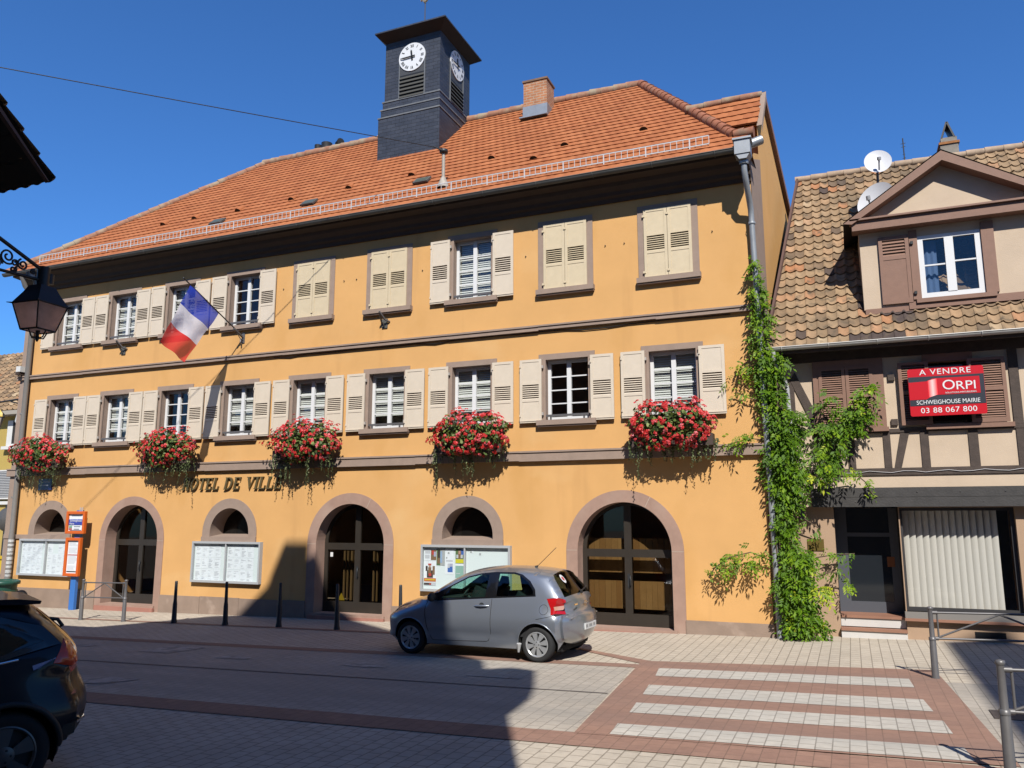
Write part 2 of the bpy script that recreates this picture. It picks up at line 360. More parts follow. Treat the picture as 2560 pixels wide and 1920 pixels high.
mb.face([(XL, 0, -.6), (XL, 0, 10.1), (XL, 10, 10.1), (XL, 10, -.6)]); mb.face([(XL, 10, -.6), (XL, 10, 10.1), (.7, 10, 10.1), (.7, 10, -.6)])
mb.build('wall', M['orange'], TH)
# plinth with gaps at the doors, corner strips, string courses, cornice
mb = MB(); xs = [XL - .03]
for x, ri, ro, zs, zt in doors: xs += [x - ro + .01, x + ro - .01]
xs.append(XR + .02)
r_ = random.Random(5)
for a, b in zip(xs[::2], xs[1::2]):
    x = a
    while x < b - .01:
        n = min(b, x + r_.uniform(1.0, 1.7)); n = b if b - n < .4 else n
        mb.box(x + .004, n - .004, -.035 - r_.uniform(0, .008), -.001, -.6, .325 + r_.uniform(-.015, .012)); x = n
    mb.build('plinth', M['plinth'], TH); mb = MB()
mb = MB(); mb.box(XL - .02, XL + .42, -.025, .3, .3, 10.0)
mb.build('corner_strip', M['stone'], TH); mb = MB(); q = [SP(0, z, .012) for z in (.3, 10.15)]; q2 = [SP(1.15, z, .012) for z in (10.6, .3)]; mb.face([q[0], q[1], q2[0], q2[1]])
mb.build('corner_strip', M['stone'], TH)
def course(z0, z1, d):
    mb = MB(); x = XL - .1; rr = random.Random(int(z0 * 100))
    while x < XR:
        n = min(XR + .03, x + rr.uniform(2.2, 3.6)); e = rr.uniform(-.012, .012)
        mb.box(x, n, -d, .0, z0 + e, z1 - .04 + e * .3); mb.box(x, n, -d - .025, .0, z1 - .04 + e * .3, z1); x = n
    mb.face([SP(-.1, z0, d), SP(3, z0, d), SP(3, z1, d), SP(-.1, z1, d)]); mb.face([SP(-.1, z0, d), SP(3, z0, d), SP(3, z0, 0), SP(-.1, z0, 0)])
    mb.build('string_course', M['stone'], TH)
course(6.735, 6.86, .09); course(3.68, 3.915, .10)
mb = MB()
mb.prism([(0, 0), (0, 1), (1, 1), (1, 0)], 0, 0)
mb = MB()
prof = [(0, 9.62), (-.06, 9.62), (-.08, 9.70), (-.16, 9.74), (-.18, 9.82), (-.30, 9.90), (-.34, 9.98), (-.60, 10.0), (-.62, 10.10), (0, 10.12)]
for i in range(len(prof) - 1):
    (y0, z0), (y1, z1) = prof[i], prof[i + 1]; mb.face([(XL - .05, y0, z0), (XR + .02, y0, z0), (XR + .02, y1, z1), (XL - .05, y1, z1)])
mb.face([(XR + .02, y, z) for y, z in prof])
mb.build('cornice', M['eavewood'], TH)
# roof: main slope with two hips, back slope, small gabled slope on the right
SLP = .925; ey, ez = -.62, 10.17; SL = (5 - ey) * math.hypot(1, SLP); rz = ez + SLP * (5 - ey)
xl0, xr0 = XL - .3, -1.47; xl1, xr1 = -19.18, -5.05
lerp = lambda a, b, t: a + (b - a) * t
mb = MB()
tiles(mb, ey, ez, SLP, SL, lambda s: lerp(xl0, xl1, s / SL), lambda s: (xr0 if s < .74 else lerp(xr0, -1.85, (s - .74) / .14) if s < .88 else lerp(-1.85, -2.06, (s - .88) / .39) if s < 1.27 else lerp(-2.06, xr1, (s - 1.27) / (SL - 1.27))), .305, .21, .007, .024, 'flat', 11, jit=.5)
nF = len(mb.f)
mb.face([(xl0, ey, ez - .03), (xl1, 5, rz - .03), (xr1, 5, rz - .03), (xr0, ey, ez - .03)], 1)
mb.face([(xl0, 10.6, ez), (xr0, 10.6, ez), (xr1, 5, rz), (xl1, 5, rz)], 1); mb.face([(xl0, ey, ez), (xl0, 10.6, ez), (xl1, 5, rz)], 1); mb.face([(xr0, ey, ez), (xr1, 5, rz), (xr0, 10.6, ez)], 1)
mb.build('roof', [M['roof'], simple('roof_underlay', (.30, .10, .045), .9)], TH)
mb = MB(); ds = (12.53 - 11.50) / (1.8 - 1.05); dL = .75 * math.hypot(1, ds)
tiles(mb, 1.05, 11.50, ds, dL, lambda s: lerp(-2.42, -3.12, s / dL), lambda s: lerp(-1.42, -1.32, s / dL), .27, .235, .007, .026, 'flat', 12)
mb.face([(-3.0, 1.82, 12.45), (-1.32, 1.82, 12.45), (-1.0, 4.95, 10.3), (-3.0, 4.95, 10.3)], 1)
mb.build('gablet_roof', [M['roof'], simple('roof_underlay', (.3, .1, .045))], TH)
mb = MB(); mb.face([(-2.6, 1.5, 11.9), (-1.40, 1.5, 11.9), (-1.40, 1.5, 10.2), (-2.6, 1.5, 10.2)]); mb.face([(-2.45, 1.06, 11.45), (-1.43, 1.06, 11.45), (-1.40, 1.5, 11.6), (-2.6, 1.5, 11.6)])
mb.build('gablet_wall', M['orange'], TH)
mb = MB()
for (t0, z0), (t1, z1), w0 in (((1.8, 12.62), (5.0, 10.40), .2), ((4.95, 10.44), (6.2, 9.6), .2)):
    mb.face([SP(t0, z0, .10), SP(t1, z1, .10), SP(t1, z1 - w0, .10), SP(t0, z0 - w0, .10)]); mb.face([SP(t0, z0, .10), SP(t1, z1, .10), SP(t1, z1, -.1), SP(t0, z0, -.1)])
    mb.face([SP(t0, z0 - w0, .10), SP(t1, z1 - w0, .10), SP(t1, z1 - w0, -.0), SP(t0, z0 - w0, -.0)])
mb.build('verge_board', M['brown'], TH)
mb = MB(); mb.face([SP(1.03, 11.40, .12), SP(1.81, 12.62, .12), SP(1.81, 12.44, .12), SP(1.03, 11.2, .12)]); mb.face([SP(1.03, 11.4, .12), SP(1.81, 12.62, .12), SP(1.81, 12.62, 0), SP(1.03, 11.4, 0)])
mb.build('verge_board', M['stone'], TH)
mb = MB(); ridge(mb, (xl1 - .05, 5, rz + .03), (xr1, 5, rz + .03), .38, .13); mb.build('ridge_cap', M['ridge'], TH)
mb = MB(); ridge(mb, (-3.1, 1.8, 12.55), (-1.34, 1.8, 12.58), .36, .09); mb.build('ridge_cap', M['ridge'], TH)
mb = MB(); ridge(mb, (-2.06, .33, 11.08), (xr1, 5, rz + .02), .33, .135); ridge(mb, (-1.45, -.06, 10.74), (-1.85, -.03, 10.76), .2, .11); ridge(mb, (-1.85, 0, 10.78), (-2.07, .31, 11.05), .19, .12); mb.build('hip_cap', M['hiptile'], TH)
mb = MB(); ridge(mb, (xl0, ey, ez + .03), (xl1, 5, rz + .02), .36, .11); mb.build('hip_cap', M['ridge'], TH)
# gutter, hopper, downpipes
mb = MB(); gy, gzz = ey - .07, ez - .06
rows = [[(x, gy + .085 * math.cos(R(a)), gzz + .085 * math.sin(R(a))) for a in range(180, 361, 20)] for x in (XL - .35, XR - .2)]
mb.grid(rows, 0); mb.tube([(XL - .35, gy - .085, gzz), (XR - .2, gy - .085, gzz)], .012, 6)
for i in range(17): mb.tube([(XL + .3 + i * 1.36, gy + .09 * math.cos(R(a)), gzz + .09 * math.sin(R(a))) for a in range(180, 330, 20)], .012, 5)
gut = mb.build('gutter', M['zinc_dark'], TH)
mb = MB(); mb.box(XR - .22, XR + .10, -.84, -.5, 9.93, 10.24); mb.box(XR - .25, XR + .13, -.87, -.47, 10.24, 10.28); mb.prism([(XR - .2, 9.93), (XR + .09, 9.93), (XR + .02, 9.82), (XR - .13, 9.82)], -.82, -.52)
mb.lathe([(.085, 0), (.095, .02), (.095, .09), (.085, .1)], (XR - .055, -.67, 9.74), n=14)
mb.tube([(XR - .05, -.5, 10.22), (XR + .30, -.35, 10.38)], .1, 10)
mb.build('rain_hopper', M['zinc'], gut)
mb = MB(); mb.tube([(XR - .055, -.67, 9.8), (XR - .055, -.66, 9.62), (XR - .04, -.55, 9.4), (XR - .02, -.3, 9.1), (XR - .01, -.16, 8.92), (XR - .01, -.13, 8.7), (XR + .06, -.13, 4.4), (XR + .11, -.13, 1.6), (XR + .12, -.13, .05)], .062, 12)
for z in (8.6, 6.4, 4.3, 2.2): mb.lathe([(.078, 0), (.082, .02), (.078, .05)], (lerp(XR + .125, XR - .01, z / 8.7), -.13, z), n=12)
mb.build('downpipe', M['zinc_pipe'], TH)
mb = MB(); mb.tube([(XL + .42, -.68, 10.1), (XL + .42, -.5, 9.7), (XL + .43, -.14, 9.3), (XL + .49, -.14, 1.9)], .075, 12); mb.tube([(XL + .49, -.14, 1.9), (XL + .50, -.14, -.2)], .085, 12, 1)
for z in (8.4, 5.6, 3.0): mb.lathe([(.09, 0), (.09, .05)], (XL + .43, -.14, z), n=12)
for i in range(9): z = 1.75 - i * .13; mb.tube([(XL + .495, -.14, z), (XL + .495, -.14, z - rnd.uniform(.06, .12))], .088, 12, 2)
mb.build('downpipe', [simple('brown_grey_pipe', (.24, .225, .21), .5, var=.06), simple('brown_grey_pipe', (0, 0, 0)), M['sticker']], TH)
# snow guard
mb = MB(); sgy, z0, z1 = -.33, 10.51, 10.70; xa, xb = XL + .75, -2.35
for z in (z0, z1): mb.box(xa, xb, sgy - .008, sgy + .008, z - .012, z + .012)
x = xa; k = 0
while x <= xb:
    wv = .014 if k % 7 == 0 else .006
    mb.box(x - wv, x + wv, sgy - .007, sgy + .007, (z0 - .08 if k % 7 == 0 else z0), z1); x += .141; k += 1
mb.build('snow_guard', M['galv'], TH)
# roof vents and small hatches
for x, y in ((-14.73, 1.13), (-12.75, 1.19), (-10.72, 1.27), (-8.33, 1.4), (-6.23, 1.35), (-4.16, 1.39), (-6.89, .83), (-19.67, 1.04), (-18.39, 1.06), (-16.63, 1.02)):
    z = ez + SLP * (y - ey); mb = MB(); mt = Matrix.Translation((x, y, z)) @ Matrix.Rotation(math.atan(SLP), 4, 'X')
    mb.grid([[mt @ Vector((.11 * math.cos(R(a)) * k, yy, (.07 * k + .02) * math.sin(R(a)) + .02)) for a in range(0, 181, 30)] for k, yy in ((1, -.14), (.5, .14))], 0, .3)
    mb.face([mt @ Vector((.10 * math.cos(R(a)), -.11, .08 * math.sin(R(a)) + .02)) for a in range(0, 181, 30)], 1)
    mb.build('roof_vent', [M['roof'], M['black']], TH)
for x, y in ((-13.63, .46), (-10.03, .55), (-16.8, .29)):
    z = ez + SLP * (y - ey); mb = MB(); mt = Matrix.Translation((x, y, z + .06)) @ Matrix.Rotation(math.atan(SLP), 4, 'X')
    mb.box(-.22, .22, -.16, .16, 0, .05, 0, .5, mt); mb.box(-.17, .17, -.12, .12, .05, .056, 1, .5, mt)
    mb.build('roof_hatch', [M['zinc_dark'], simple('mossy_glass', (.10, .12, .09), .3)], TH)
mb = MB()
for x, rr in ((-16.95, .13), (-16.57, .2)): mb.lathe([(rr, 0), (rr, .5), (rr * .8, .5), (rr * .8, .1)], (x, 5.1, rz - .15), n=14)
mb.build('flue_pipe', M['black'], TH)
mb = MB(); mb.tube([(-16.05, 5.1, rz - .1), (-16.05, 5.1, rz + .25), (-15.9, 5.0, rz + .25)], .14, 10); mb.build('flue_pipe', M['black'], TH)
# brick chimney
cx0, cx1, cy0, cy1 = -8.46, -7.70, 3.95, 4.6
mb = MB(); mb.box(cx0, cx1, cy0, cy1, 14.2, 15.62); ch = mb.build('chimney', M['brick'], TH)
mb = MB(); mb.box(cx0 - .03, cx1 + .03, cy0 - .03, cy1 + .03, 15.62, 15.68); mb.build('cap', simple('chimney_cap', (.22, .13, .08), .9, var=.2), ch)
mb = MB(); mb.box(cx0 - .02, cx1 + .02, cy0 - .02, cy1 + .02, 14.1, 14.82); mb.box(cx0 - .06, cx1 + .06, cy0 - .22, cy0, 14.36, 14.40, mat=None); mb.build('flashing', M['zinc'], ch)
# rooftop mast
mb = MB(); mb.tube([(-9.12, .04, 10.75), (-9.12, .04, 11.75)], .045, 10); mb.lathe([(.05, 0), (.11, .02), (.11, .10), (.05, .13), (.0, .13)], (-9.12, .04, 11.70), n=14, m=1); mb.lathe([(.16, -.02), (.13, .1), (.05, .28)], (-9.12, .04, 10.78), n=12)
mb.tube([(-9.12, -.05, 11.75), (-9.3, -.2, 11.83)], .02, 6, 1); mb.tube([(-9.12, .04, 10.6), (-9.12, .04, 10.8)], .08)
mb.build('mast', [simple('old_pipe', (.42, .37, .31), .6, var=.2, scale=8), M['iron']], TH)
# clock tower
TX0, TX1, TY0, TY1, TZ = -12.86, -10.89, 3.02, 5.12, 17.5
mb = MB()
for (d, za, zb) in ((.17, 12.5, 14.86), (.10, 14.86, 15.14), (.05, 15.14, 15.41), (0, 15.41, TZ)): mb.box(TX0 - d, TX1 + .01 + d * .25, TY0 - d * .4, TY1 + d * .4, za, zb)
tw = mb.build('clock_tower', M['slate'], TH)
mb = MB()
for d, z in ((.17, 14.86), (.10, 15.14), (.05, 15.41)): mb.box(TX0 - d - .02, TX1 + .03 + d * .25, TY0 - d * .4 - .02, TY1 + .1, z, z + .045)
mb.build('zinc_ledge', simple('lead_ledge', (.22, .225, .225), .5, var=.2, scale=4, metal=.3), tw)
mb = MB(); o = .37; X0, X1, Y0, Y1 = TX0 - .2, TX1 + .36, TY0 - o, TY1 + .2; az = 18.3; ac = Vector(((X0 + X1) / 2, (Y0 + Y1) / 2, az))
C4 = [Vector((X0, Y0, TZ + .14)), Vector((X1, Y0, TZ + .14)), Vector((X1, Y1, TZ + .14)), Vector((X0, Y1, TZ + .14))]; W4 = [Vector((TX0, TY0, TZ - .03)), Vector((TX1, TY0, TZ - .03)), Vector((TX1, TY1, TZ - .03)), Vector((TX0, TY1, TZ - .03))]
for i in range(4):
    j = (i + 1) % 4; mb.face([W4[i], W4[j], C4[j], C4[i]], 1); u = Vector((0, 0, .045)); mb.face([C4[i], C4[j], C4[j] + u, C4[i] + u]); mb.face([C4[i] + u, C4[j] + u, ac])
mb.build('tower_roof', [M['slate'], simple('tower_soffit', (.022, .018, .016), .9)], tw)
def clock(c, axis):
    # local (a,b) on the face, a to the viewer's right
    P = (lambda a, b, o: (c[0] + a, c[1] - o, c[2] + b)) if axis == 'y' else (lambda a, b, o: (c[0] + o, c[1] + a, c[2] + b))
    def bar(mb, pts, o0, o1, m): mb.face([P(a, b, o1) for a, b in pts], m); k = len(pts); [mb.face([P(*pts[i], o0), P(*pts[(i + 1) % k], o0), P(*pts[(i + 1) % k], o1), P(*pts[i], o1)], m) for i in range(k)]
    mb = MB(); r = .475; n = 40
    circ = [(r * math.cos(2 * math.pi * i / n), r * math.sin(2 * math.pi * i / n)) for i in range(n)]
    bar(mb, circ, 0, .035, 0)
    for h, s in enumerate(('XII', 'I', 'II', 'III', 'IIII', 'V', 'VI', 'VII', 'VIII', 'IX', 'X', 'XI')):
        an = -R(h * 30); wtot = sum({'I': .034, 'V': .06, 'X': .06}[q] for q in s); x = -wtot / 2
        def st(x0, y0, x1, y1, t):
            d = Vector((x1 - x0, y1 - y0)).normalized() * t / 2; n_ = Vector((-d.y, d.x))
            pts = [(x0 + n_.x, y0 + n_.y), (x0 - n_.x, y0 - n_.y), (x1 - n_.x, y1 - n_.y), (x1 + n_.x, y1 + n_.y)]
            mb.face([P(a * math.cos(an) - b_ * math.sin(an), a * math.sin(an) + b_ * math.cos(an), .038) for a, b_ in pts], 1)
        for q in s:
            if q == 'I': st(x + .017, .32, x + .017, .42, .02); x += .034
            elif q == 'V': st(x + .01, .42, x + .03, .32, .024); st(x + .05, .42, x + .03, .32, .012); x += .06
            else: st(x + .01, .42, x + .05, .32, .024); st(x + .05, .42, x + .01, .32, .012); x += .06
    f = mb.build('clock_face', [simple('white_dial', (.78, .79, .80), .4), M['black']], tw)
    for ang, L, wv, o in ((R(-7), .25, .028, .06), (R(-92), .38, .022, .075)):
        mb = MB(); s_, c_ = math.sin(ang), math.cos(ang); rot = lambda a, b_: (a * c_ + b_ * s_, -a * s_ + b_ * c_)
        bar(mb, [rot(*q) for q in ((-wv, -.12), (wv, -.12), (wv, L * .75), (0, L), (-wv, L * .75))], o - .012, o, 0); mb.build('clock_hand', M['black'], tw)
    # louvre below
    mb = MB(); 
    def bx(a0, a1, b0, b1, o0, o1, m): 
        for o_ in (o1,): mb.face([P(a0, b0, o_), P(a1, b0, o_), P(a1, b1, o_), P(a0, b1, o_)], m)
        mb.face([P(a0, b0, o0), P(a1, b0, o0), P(a1, b0, o1), P(a0, b0, o1)], m); mb.face([P(a0, b1, o0), P(a1, b1, o0), P(a1, b1, o1), P(a0, b1, o1)], m); mb.face([P(a0, b0, o0), P(a0, b1, o0), P(a0, b1, o1), P(a0, b0, o1)], m); mb.face([P(a1, b0, o0), P(a1, b1, o0), P(a1, b1, o1), P(a1, b0, o1)], m)
    z0 = 15.46 - c[2]; z1 = 16.23 - c[2]
    bx(-.45, .45, z0, z1, 0, .004, 1)
    for a in (-.47, .44): bx(a, a + .03, z0 - .02, z1 + .55, 0, .03, 0)
    bx(-.44, .44, z1, z1 + .25, 0, .008, 2)
    for i in range(6):
        b_ = z0 + i * (z1 - z0) / 6; mb.face([P(-.44, b_, .05), P(.44, b_, .05), P(.44, b_ + .075, .01), P(-.44, b_ + .075, .01)], 3)
        mb.face([P(-.44, b_, .05), P(.44, b_, .05), P(.44, b_ - .015, .05), P(-.44, b_ - .015, .05)], 3)
    mb.build('bell_louvre', [simple('lead_trim', (.16, .17, .18), .5), M['black'], simple('dark_panel', (.055, .057, .062), .6), simple('weathered_slat', (.06, .058, .05), .8)], tw)
clock((-11.87, TY0, 16.79), 'y'); clock((TX1 + .01, 4.15, 16.88), 'x')
mb = MB(); vx, vy = -12.0, (Y0 + Y1) / 2
mb.tube([(vx, vy, 17.9), (vx, vy, 19.36)], .018, 6, 1); mb.lathe([(.0, -.04), (.035, 0), (0, .04)], (vx, vy, 19.34), n=10, m=1)
cock = [(-.16, .02), (-.19, .14), (-.12, .22), (-.07, .16), (-.04, .10), (.03, .12), (.06, .2), (.05, .31), (.07, .36), (.10, .37), (.12, .34), (.17, .32), (.12, .30), (.12, .2), (.13, .1), (.08, 0), (.02, -.04), (-.06, -.03), (-.11, .06)]
mb.prism([(vx + a, 19.42 + b_) for a, b_ in cock], vy - .03, vy + .03)
mb.build('weathercock', [simple('gilded_cock', (.45, .36, .22), .4, metal=.5), M['iron']], tw)

# ---------------------------------------------------------------- windows of the town hall
def leaf(mb, x0, z0, w_, h, y0, m=0, l0=.40, l1=.63, both=False):
    # one shutter leaf: stiles, rails, recessed panels and a louvred band; y0 front face, toward -y
    s_ = .065; y1 = y0 + .035; za = z0 + h * (1 - l1); zb = z0 + h * (1 - l0)
    mb.box(x0, x0 + s_, y0, y1, z0, z0 + h, m); mb.box(x0 + w_ - s_, x0 + w_, y0, y1, z0, z0 + h, m)
    for a, b_ in ((z0, z0 + .07), (za - .06, za), (zb, zb + .06), (z0 + h - .06, z0 + h)): mb.box(x0 + s_, x0 + w_ - s_, y0 + .001, y1 - .001, a, b_, m)
    for a, b_ in ((z0 + .07, za - .06), (zb + .06, z0 + h - .06)): mb.box(x0 + s_, x0 + w_ - s_, y0 + .010, y1 - .005, a, b_, m)
    mb.box(x0 - .0, x0 + w_, y0 - .012, y0 + .002, z0 + .035, z0 + .052, m)
    k = 7
    for i in range(k):
        a = za + (zb - za) * i / k; t = (zb - za) / k
        mb.face([(x0 + s_, y0 + .002, a), (x0 + w_ - s_, y0 + .002, a), (x0 + w_ - s_, y1 - .012, a + t * .40), (x0 + s_, y1 - .012, a + t * .40)], m)
        mb.face([(x0 + s_, y0 + .002, a), (x0 + w_ - s_, y0 + .002, a), (x0 + w_ - s_, y0 + .012, a - .012), (x0 + s_, y0 + .012, a - .012)], m)
    mb.box(x0 + s_, x0 + w_ - s_, y1 - .003, y1, za, zb, m + 1)  # dark backing carries the shade seen between the slats
    for zz in (z0 + .14, z0 + h - .18):
        mb.box((x0 - .03 if both else x0), x0 + .03, y0 - .02, y0, zz, zz + .05, m)
def make_window(H, kind, x, z, bl=.78):
    wn = None
    mb = MB(); a = .52; tp = .135
    mb.box(-.68, .68, -.022, .0, H, H + tp); mb.box(-.68, -a, -.02, .0, -.02, H); mb.box(a, .68, -.02, .0, -.02, H)
    for xx in (-a, a): mb.face([(xx, -.022, 0), (xx, .30, 0), (xx, .30, H), (xx, -.022, H)])
    mb.box(-a - .04, -a + .012, -.03, -.0, 0, H - .0) if kind != 'closed' else None
    mb.face([(-a, -.022, H), (a, -.022, H), (a, .30, H), (-a, .30, H)]); mb.face([(-a, -.02, 0), (a, -.02, 0), (a, .3, 0), (-a, .3, 0)])
    wn = mb.build('window', M['stone'], TH, origin=(0, 0, 0)); wn.location = (x + 12.7, 0, z); WL[wn.name] = Vector((0, 0, 0))
    mb = MB(); mb.box(-.71, .71, -.13, .02, -.115, -.0); mb.box(-.70, .70, -.10, .02, -.15, -.115); mb.build('sill', M['stone'], wn)
    if kind == 'closed':
        for s_ in (-1.0, .98): mb = MB(); mb.lathe([(0, -.03), (.014, -.028), (.014, 0)], (s_, 0, .9), 'y', 8); mb.build('shutter_stop', M['iron'], wn)
        for s_ in (0, 1):
            mb = MB(); leaf(mb, -.535 if s_ == 0 else .005, -.03, .53, H + .06, -.05, 0, .385, .60, True); sh = mb.build('shutter', [M['shutter_y'], M['black']], wn)
            if s_ == 0 and bl: sh.rotation_euler = (0, 0, 0)
        return wn
    mb = MB(); y0, y1 = .17, .225
    mb.box(-a, -a + .075, y0, y1, 0, H); mb.box(a - .055, a, y0, y1, 0, H); mb.box(-a, a, y0 + .001, y1, H - .07, H); mb.box(-a, a, y0 + .001, y1, 0, .09); mb.box(-.05, .05, y0 - .012, y1, .0, H - .01)
    gh = (H - .16) / 4
    for i in range(1, 4): mb.box(-a + .075, a - .055, y0 + .012, y1 - .01, .09 + gh * i - .014, .09 + gh * i + .014)
    mb.build('sash_frame', M['white'], wn)
    mb = MB(); mb.face([(-a + .03, y1 - .015, .05), (a - .03, y1 - .015, .05), (a - .03, y1 - .015, H - .03), (-a + .03, y1 - .015, H - .03)]); mb.build('pane', M['pane'], wn)
    if kind == 'blind':
        mb = MB(); n = int(H * bl / .052)
        for i in range(n):
            zz = H - .05 - i * .052; mb.face([(-a + .03, .272, zz - .046), (a - .03, .272, zz - .046), (a - .03, .295, zz), (-a + .03, .295, zz)])
        mb.box(-a + .03, a - .03, .27, .3, H - .07 - n * .052, H - .04 - n * .052); mb.build('blind', M['blind'], wn)
        mb = MB(); mb.face([(-a, .5, 0), (a, .5, 0), (a, .5, H * (1 - bl) + .1), (-a, .5, H * (1 - bl) + .1)]); mb.build('pane_backing', simple('room_wall', (.36, .33, .24), .9), wn)
    mb = MB(); mb.box(-a, a, -.005, .03, .085, .135); [mb.box(q - .02, q + .02, .0, .02, .0, .085) for q in (-.40, .40)]; mb.build('guard_bar', M['greymetal'], wn)
    for s_ in (-1, 1):
        mb = MB(); leaf(mb, -1.13 if s_ < 0 else .59, -.045, .54, H + .065, -.095); sh = mb.build('shutter', [M['shutter'], simple('louvre_shade', (.10, .04, .028), .9)], wn)
        for zz in (.12, H - .2): mb = MB(); mb.box(s_ * .575 - .022, s_ * .575 + .022, -.085, -.0, zz, zz + .07); mb.build('hinge', simple('light_hinge', (.5, .45, .4), .5), sh)
    return wn
kindsU = ['blind', 'blind', 'blind', 'dark', 'closed', 'closed', 'blind', 'closed', 'closed']
kindsL = ['blind', 'blind', 'dark', 'blind', 'blind', 'blind', 'blind', 'dark', 'blind']
protos = {}
for i, x in enumerate(cols):
    make_window(LH, kindsL[i], x, LZ, (.78, .74, 0, .76, .78, .72, .74, 0, .8)[i])
    make_window(utop[i] - UZ, kindsU[i], x, UZ, (.9, .9, .6, 0, 0, 0, .98, 0, 0)[i])
# doors and arched openings
def arch_ring(mb, x, zs, ri, ro, z0, y0, m=0, joints=True):
    O = [(x + ro, z0)] + arc(x, zs, ro, 0, 180, 36) + [(x - ro, z0)]; I = [(x + ri, z0)] + arc(x, zs, ri, 0, 180, 36) + [(x - ri, z0)]
    for i in range(len(O) - 1):
        mb.face([(O[i][0], y0, O[i][1]), (O[i + 1][0], y0, O[i + 1][1]), (I[i + 1][0], y0, I[i + 1][1]), (I[i][0], y0, I[i][1])], m)
        mb.face([(O[i][0], y0, O[i][1]), (O[i + 1][0], y0, O[i + 1][1]), (O[i + 1][0], 0, O[i + 1][1]), (O[i][0], 0, O[i][1])], m)
    return O, I
def reveal(mb, I, y0, y1, m=0):
    for i in range(len(I) - 1): mb.face([(I[i][0], y0, I[i][1]), (I[i + 1][0], y0, I[i + 1][1]), (I[i + 1][0], y1, I[i + 1][1]), (I[i][0], y1, I[i][1])], m)
for k, (x, ri, ro, zs, zt) in enumerate(doors):
    mb = MB(); O, I = arch_ring(mb, x, zs, ri, ro, gz(x) - .1, -.018); reveal(mb, I, -.018, .42)
    for an in ((62, 0, 180) if k else (0, 180)):
        c_, s_ = math.cos(R(an)), math.sin(R(an)); d = Vector((-s_, c_)) * .006
        mb.face([(x + r_ * c_ + e * d.x, -.0205, zs + r_ * s_ + e * d.y) for r_, e in ((ri + .005, -1), (ro - .005, -1), (ro - .005, 1), (ri + .005, 1))], 1)
    dr = mb.build('arched_doorway', [M['pinkstone'], simple('mortar_joint', (.52, .42, .34), .9)], TH)
    mb = MB(); mb.box(x - ri - .1, x + ri + .08, -.07, .45, gz(x) - .1, zt); mb.box(x - ri - .12, x + ri + .10, -.12, -.05, gz(x) - .1, zt - .055, 1)
    mb.build('doorstep', [M['pinkstone'], simple('red_step', (.42, .19, .14), .8, var=.1)], dr)
    D = .36; lip = zt
    mb = MB(); sh = [(x - ri, lip)] + [(x - ri, zs)] + arc(x, zs, ri, 180, 0, 30)[1:] + [(x + ri, lip)]
    zt2 = zs - .02
    gl = [[(x - ri + .10, lip + .26), (x - .08, lip + .26), (x - .08, zt2 - .13), (x - ri + .10, zt2 - .13)], [(x + .08, lip + .26), (x + ri - .10, lip + .26), (x + ri - .10, zt2 - .13), (x + .08, zt2 - .13)]]
    rr = ri - .09; q = lambda a: [(x + rr * math.cos(R(t)), zs + .02 + rr * math.sin(R(t))) for t in a]
    gl.append([(x + .08, zs + .02)] + q(range(0, 86, 5))); gl.append(q(range(95, 181, 5)) + [(x - .08, zs + .02)])
    V, T = cdt(sh, gl)
    for f, cx, cy in T:
        if not any(inpoly(cx, cy, h) for h in gl): mb.face([(V[i].x, D, V[i].y) for i in f])
    for h in gl: reveal(mb, h + [h[0]], D, D + .07)
    fr = mb.build('door_frame', M['bronze'], dr)
    mb = MB(); mb.face([(a, D + .04, b_) for a, b_ in sh]); mb.build('pane', M['doorpane'], dr)
    mb = MB(); mb.tube([(x + .05, D - .01, .95), (x + .05, D - .06, .95), (x + .05, D - .06, 1.15), (x + .05, D - .01, 1.15)], .012, 6); mb.box(x - .02, x + .03, D - .01, D, .9, 1.2); mb.build('handle', M['iron'], dr)
    if k == 2:
        mb = MB()
        for a0, a1 in ((x - ri + .05, x - .06), (x + .04, x + ri - .16)):
            for z0, z1 in ((.42, 1.02), (1.2, 1.95)):
                xx = a0
                while xx < a1 - .02:
                    n = min(a1, xx + rnd.uniform(.10, .16)); mb.box(xx + .002, n - .002, D + .30, D + .33, z0, z1, 0, rnd.random()); xx = n
        mb.build('wooden_panel', simple('oak_board', (.46, .29, .12), .6, var=.08, scale=7, tint=((0, (.44, .27, .11)), (1, (.60, .42, .19)))), dr)
    if k == 1:
        mb = MB()
        for i in range(7): xx = x - .75 + i * .11 + (0 if i < 5 else .35); mb.box(xx, xx + rnd.uniform(.02, .05), D + .5, D + .55, .3, 1.55, 0, rnd.random())
        mb.build('wooden_slat', simple('pale_slat', (.30, .23, .12), .7), dr)
        mb = MB(); mb.prism([(x - .72, .32), (x - .52, .32), (x - .62, .5)], D + .25, D + .27); mb.build('floor_sign', simple('yellow_plastic', (.65, .55, .05), .5), dr)
        mb = MB(); mb.box(x - .84, x - .76, D + .03, D + .035, 1.42, 1.53); mb.build('door_sticker', M['white'], dr)
for x in arches:
    mb = MB(); O, I = arch_ring(mb, x, 2.0, .66, .92, 1.9, -.02); reveal(mb, I, -.02, .5)
    mb.face([(x - .66, -.02, 1.9), (x + .66, -.02, 1.9), (x + .66, .5, 1.97), (x - .66, .5, 1.97)])
    aw = mb.build('arched_window', M['stone'], TH)
    mb = MB(); mb.box((XL - .02 if x < -22 else x - .925), x + .925, -.05, .02, 1.775, 1.9); mb.build('sill', M['stone'], aw)
    mb = MB(); mb.face([(x - .7, .5, 1.85), (x + .7, .5, 1.85), (x + .7, .5, 2.7), (x - .7, .5, 2.7)]); mb.build('pane', simple('dark_glass', (.012, .011, .010), .12), aw)
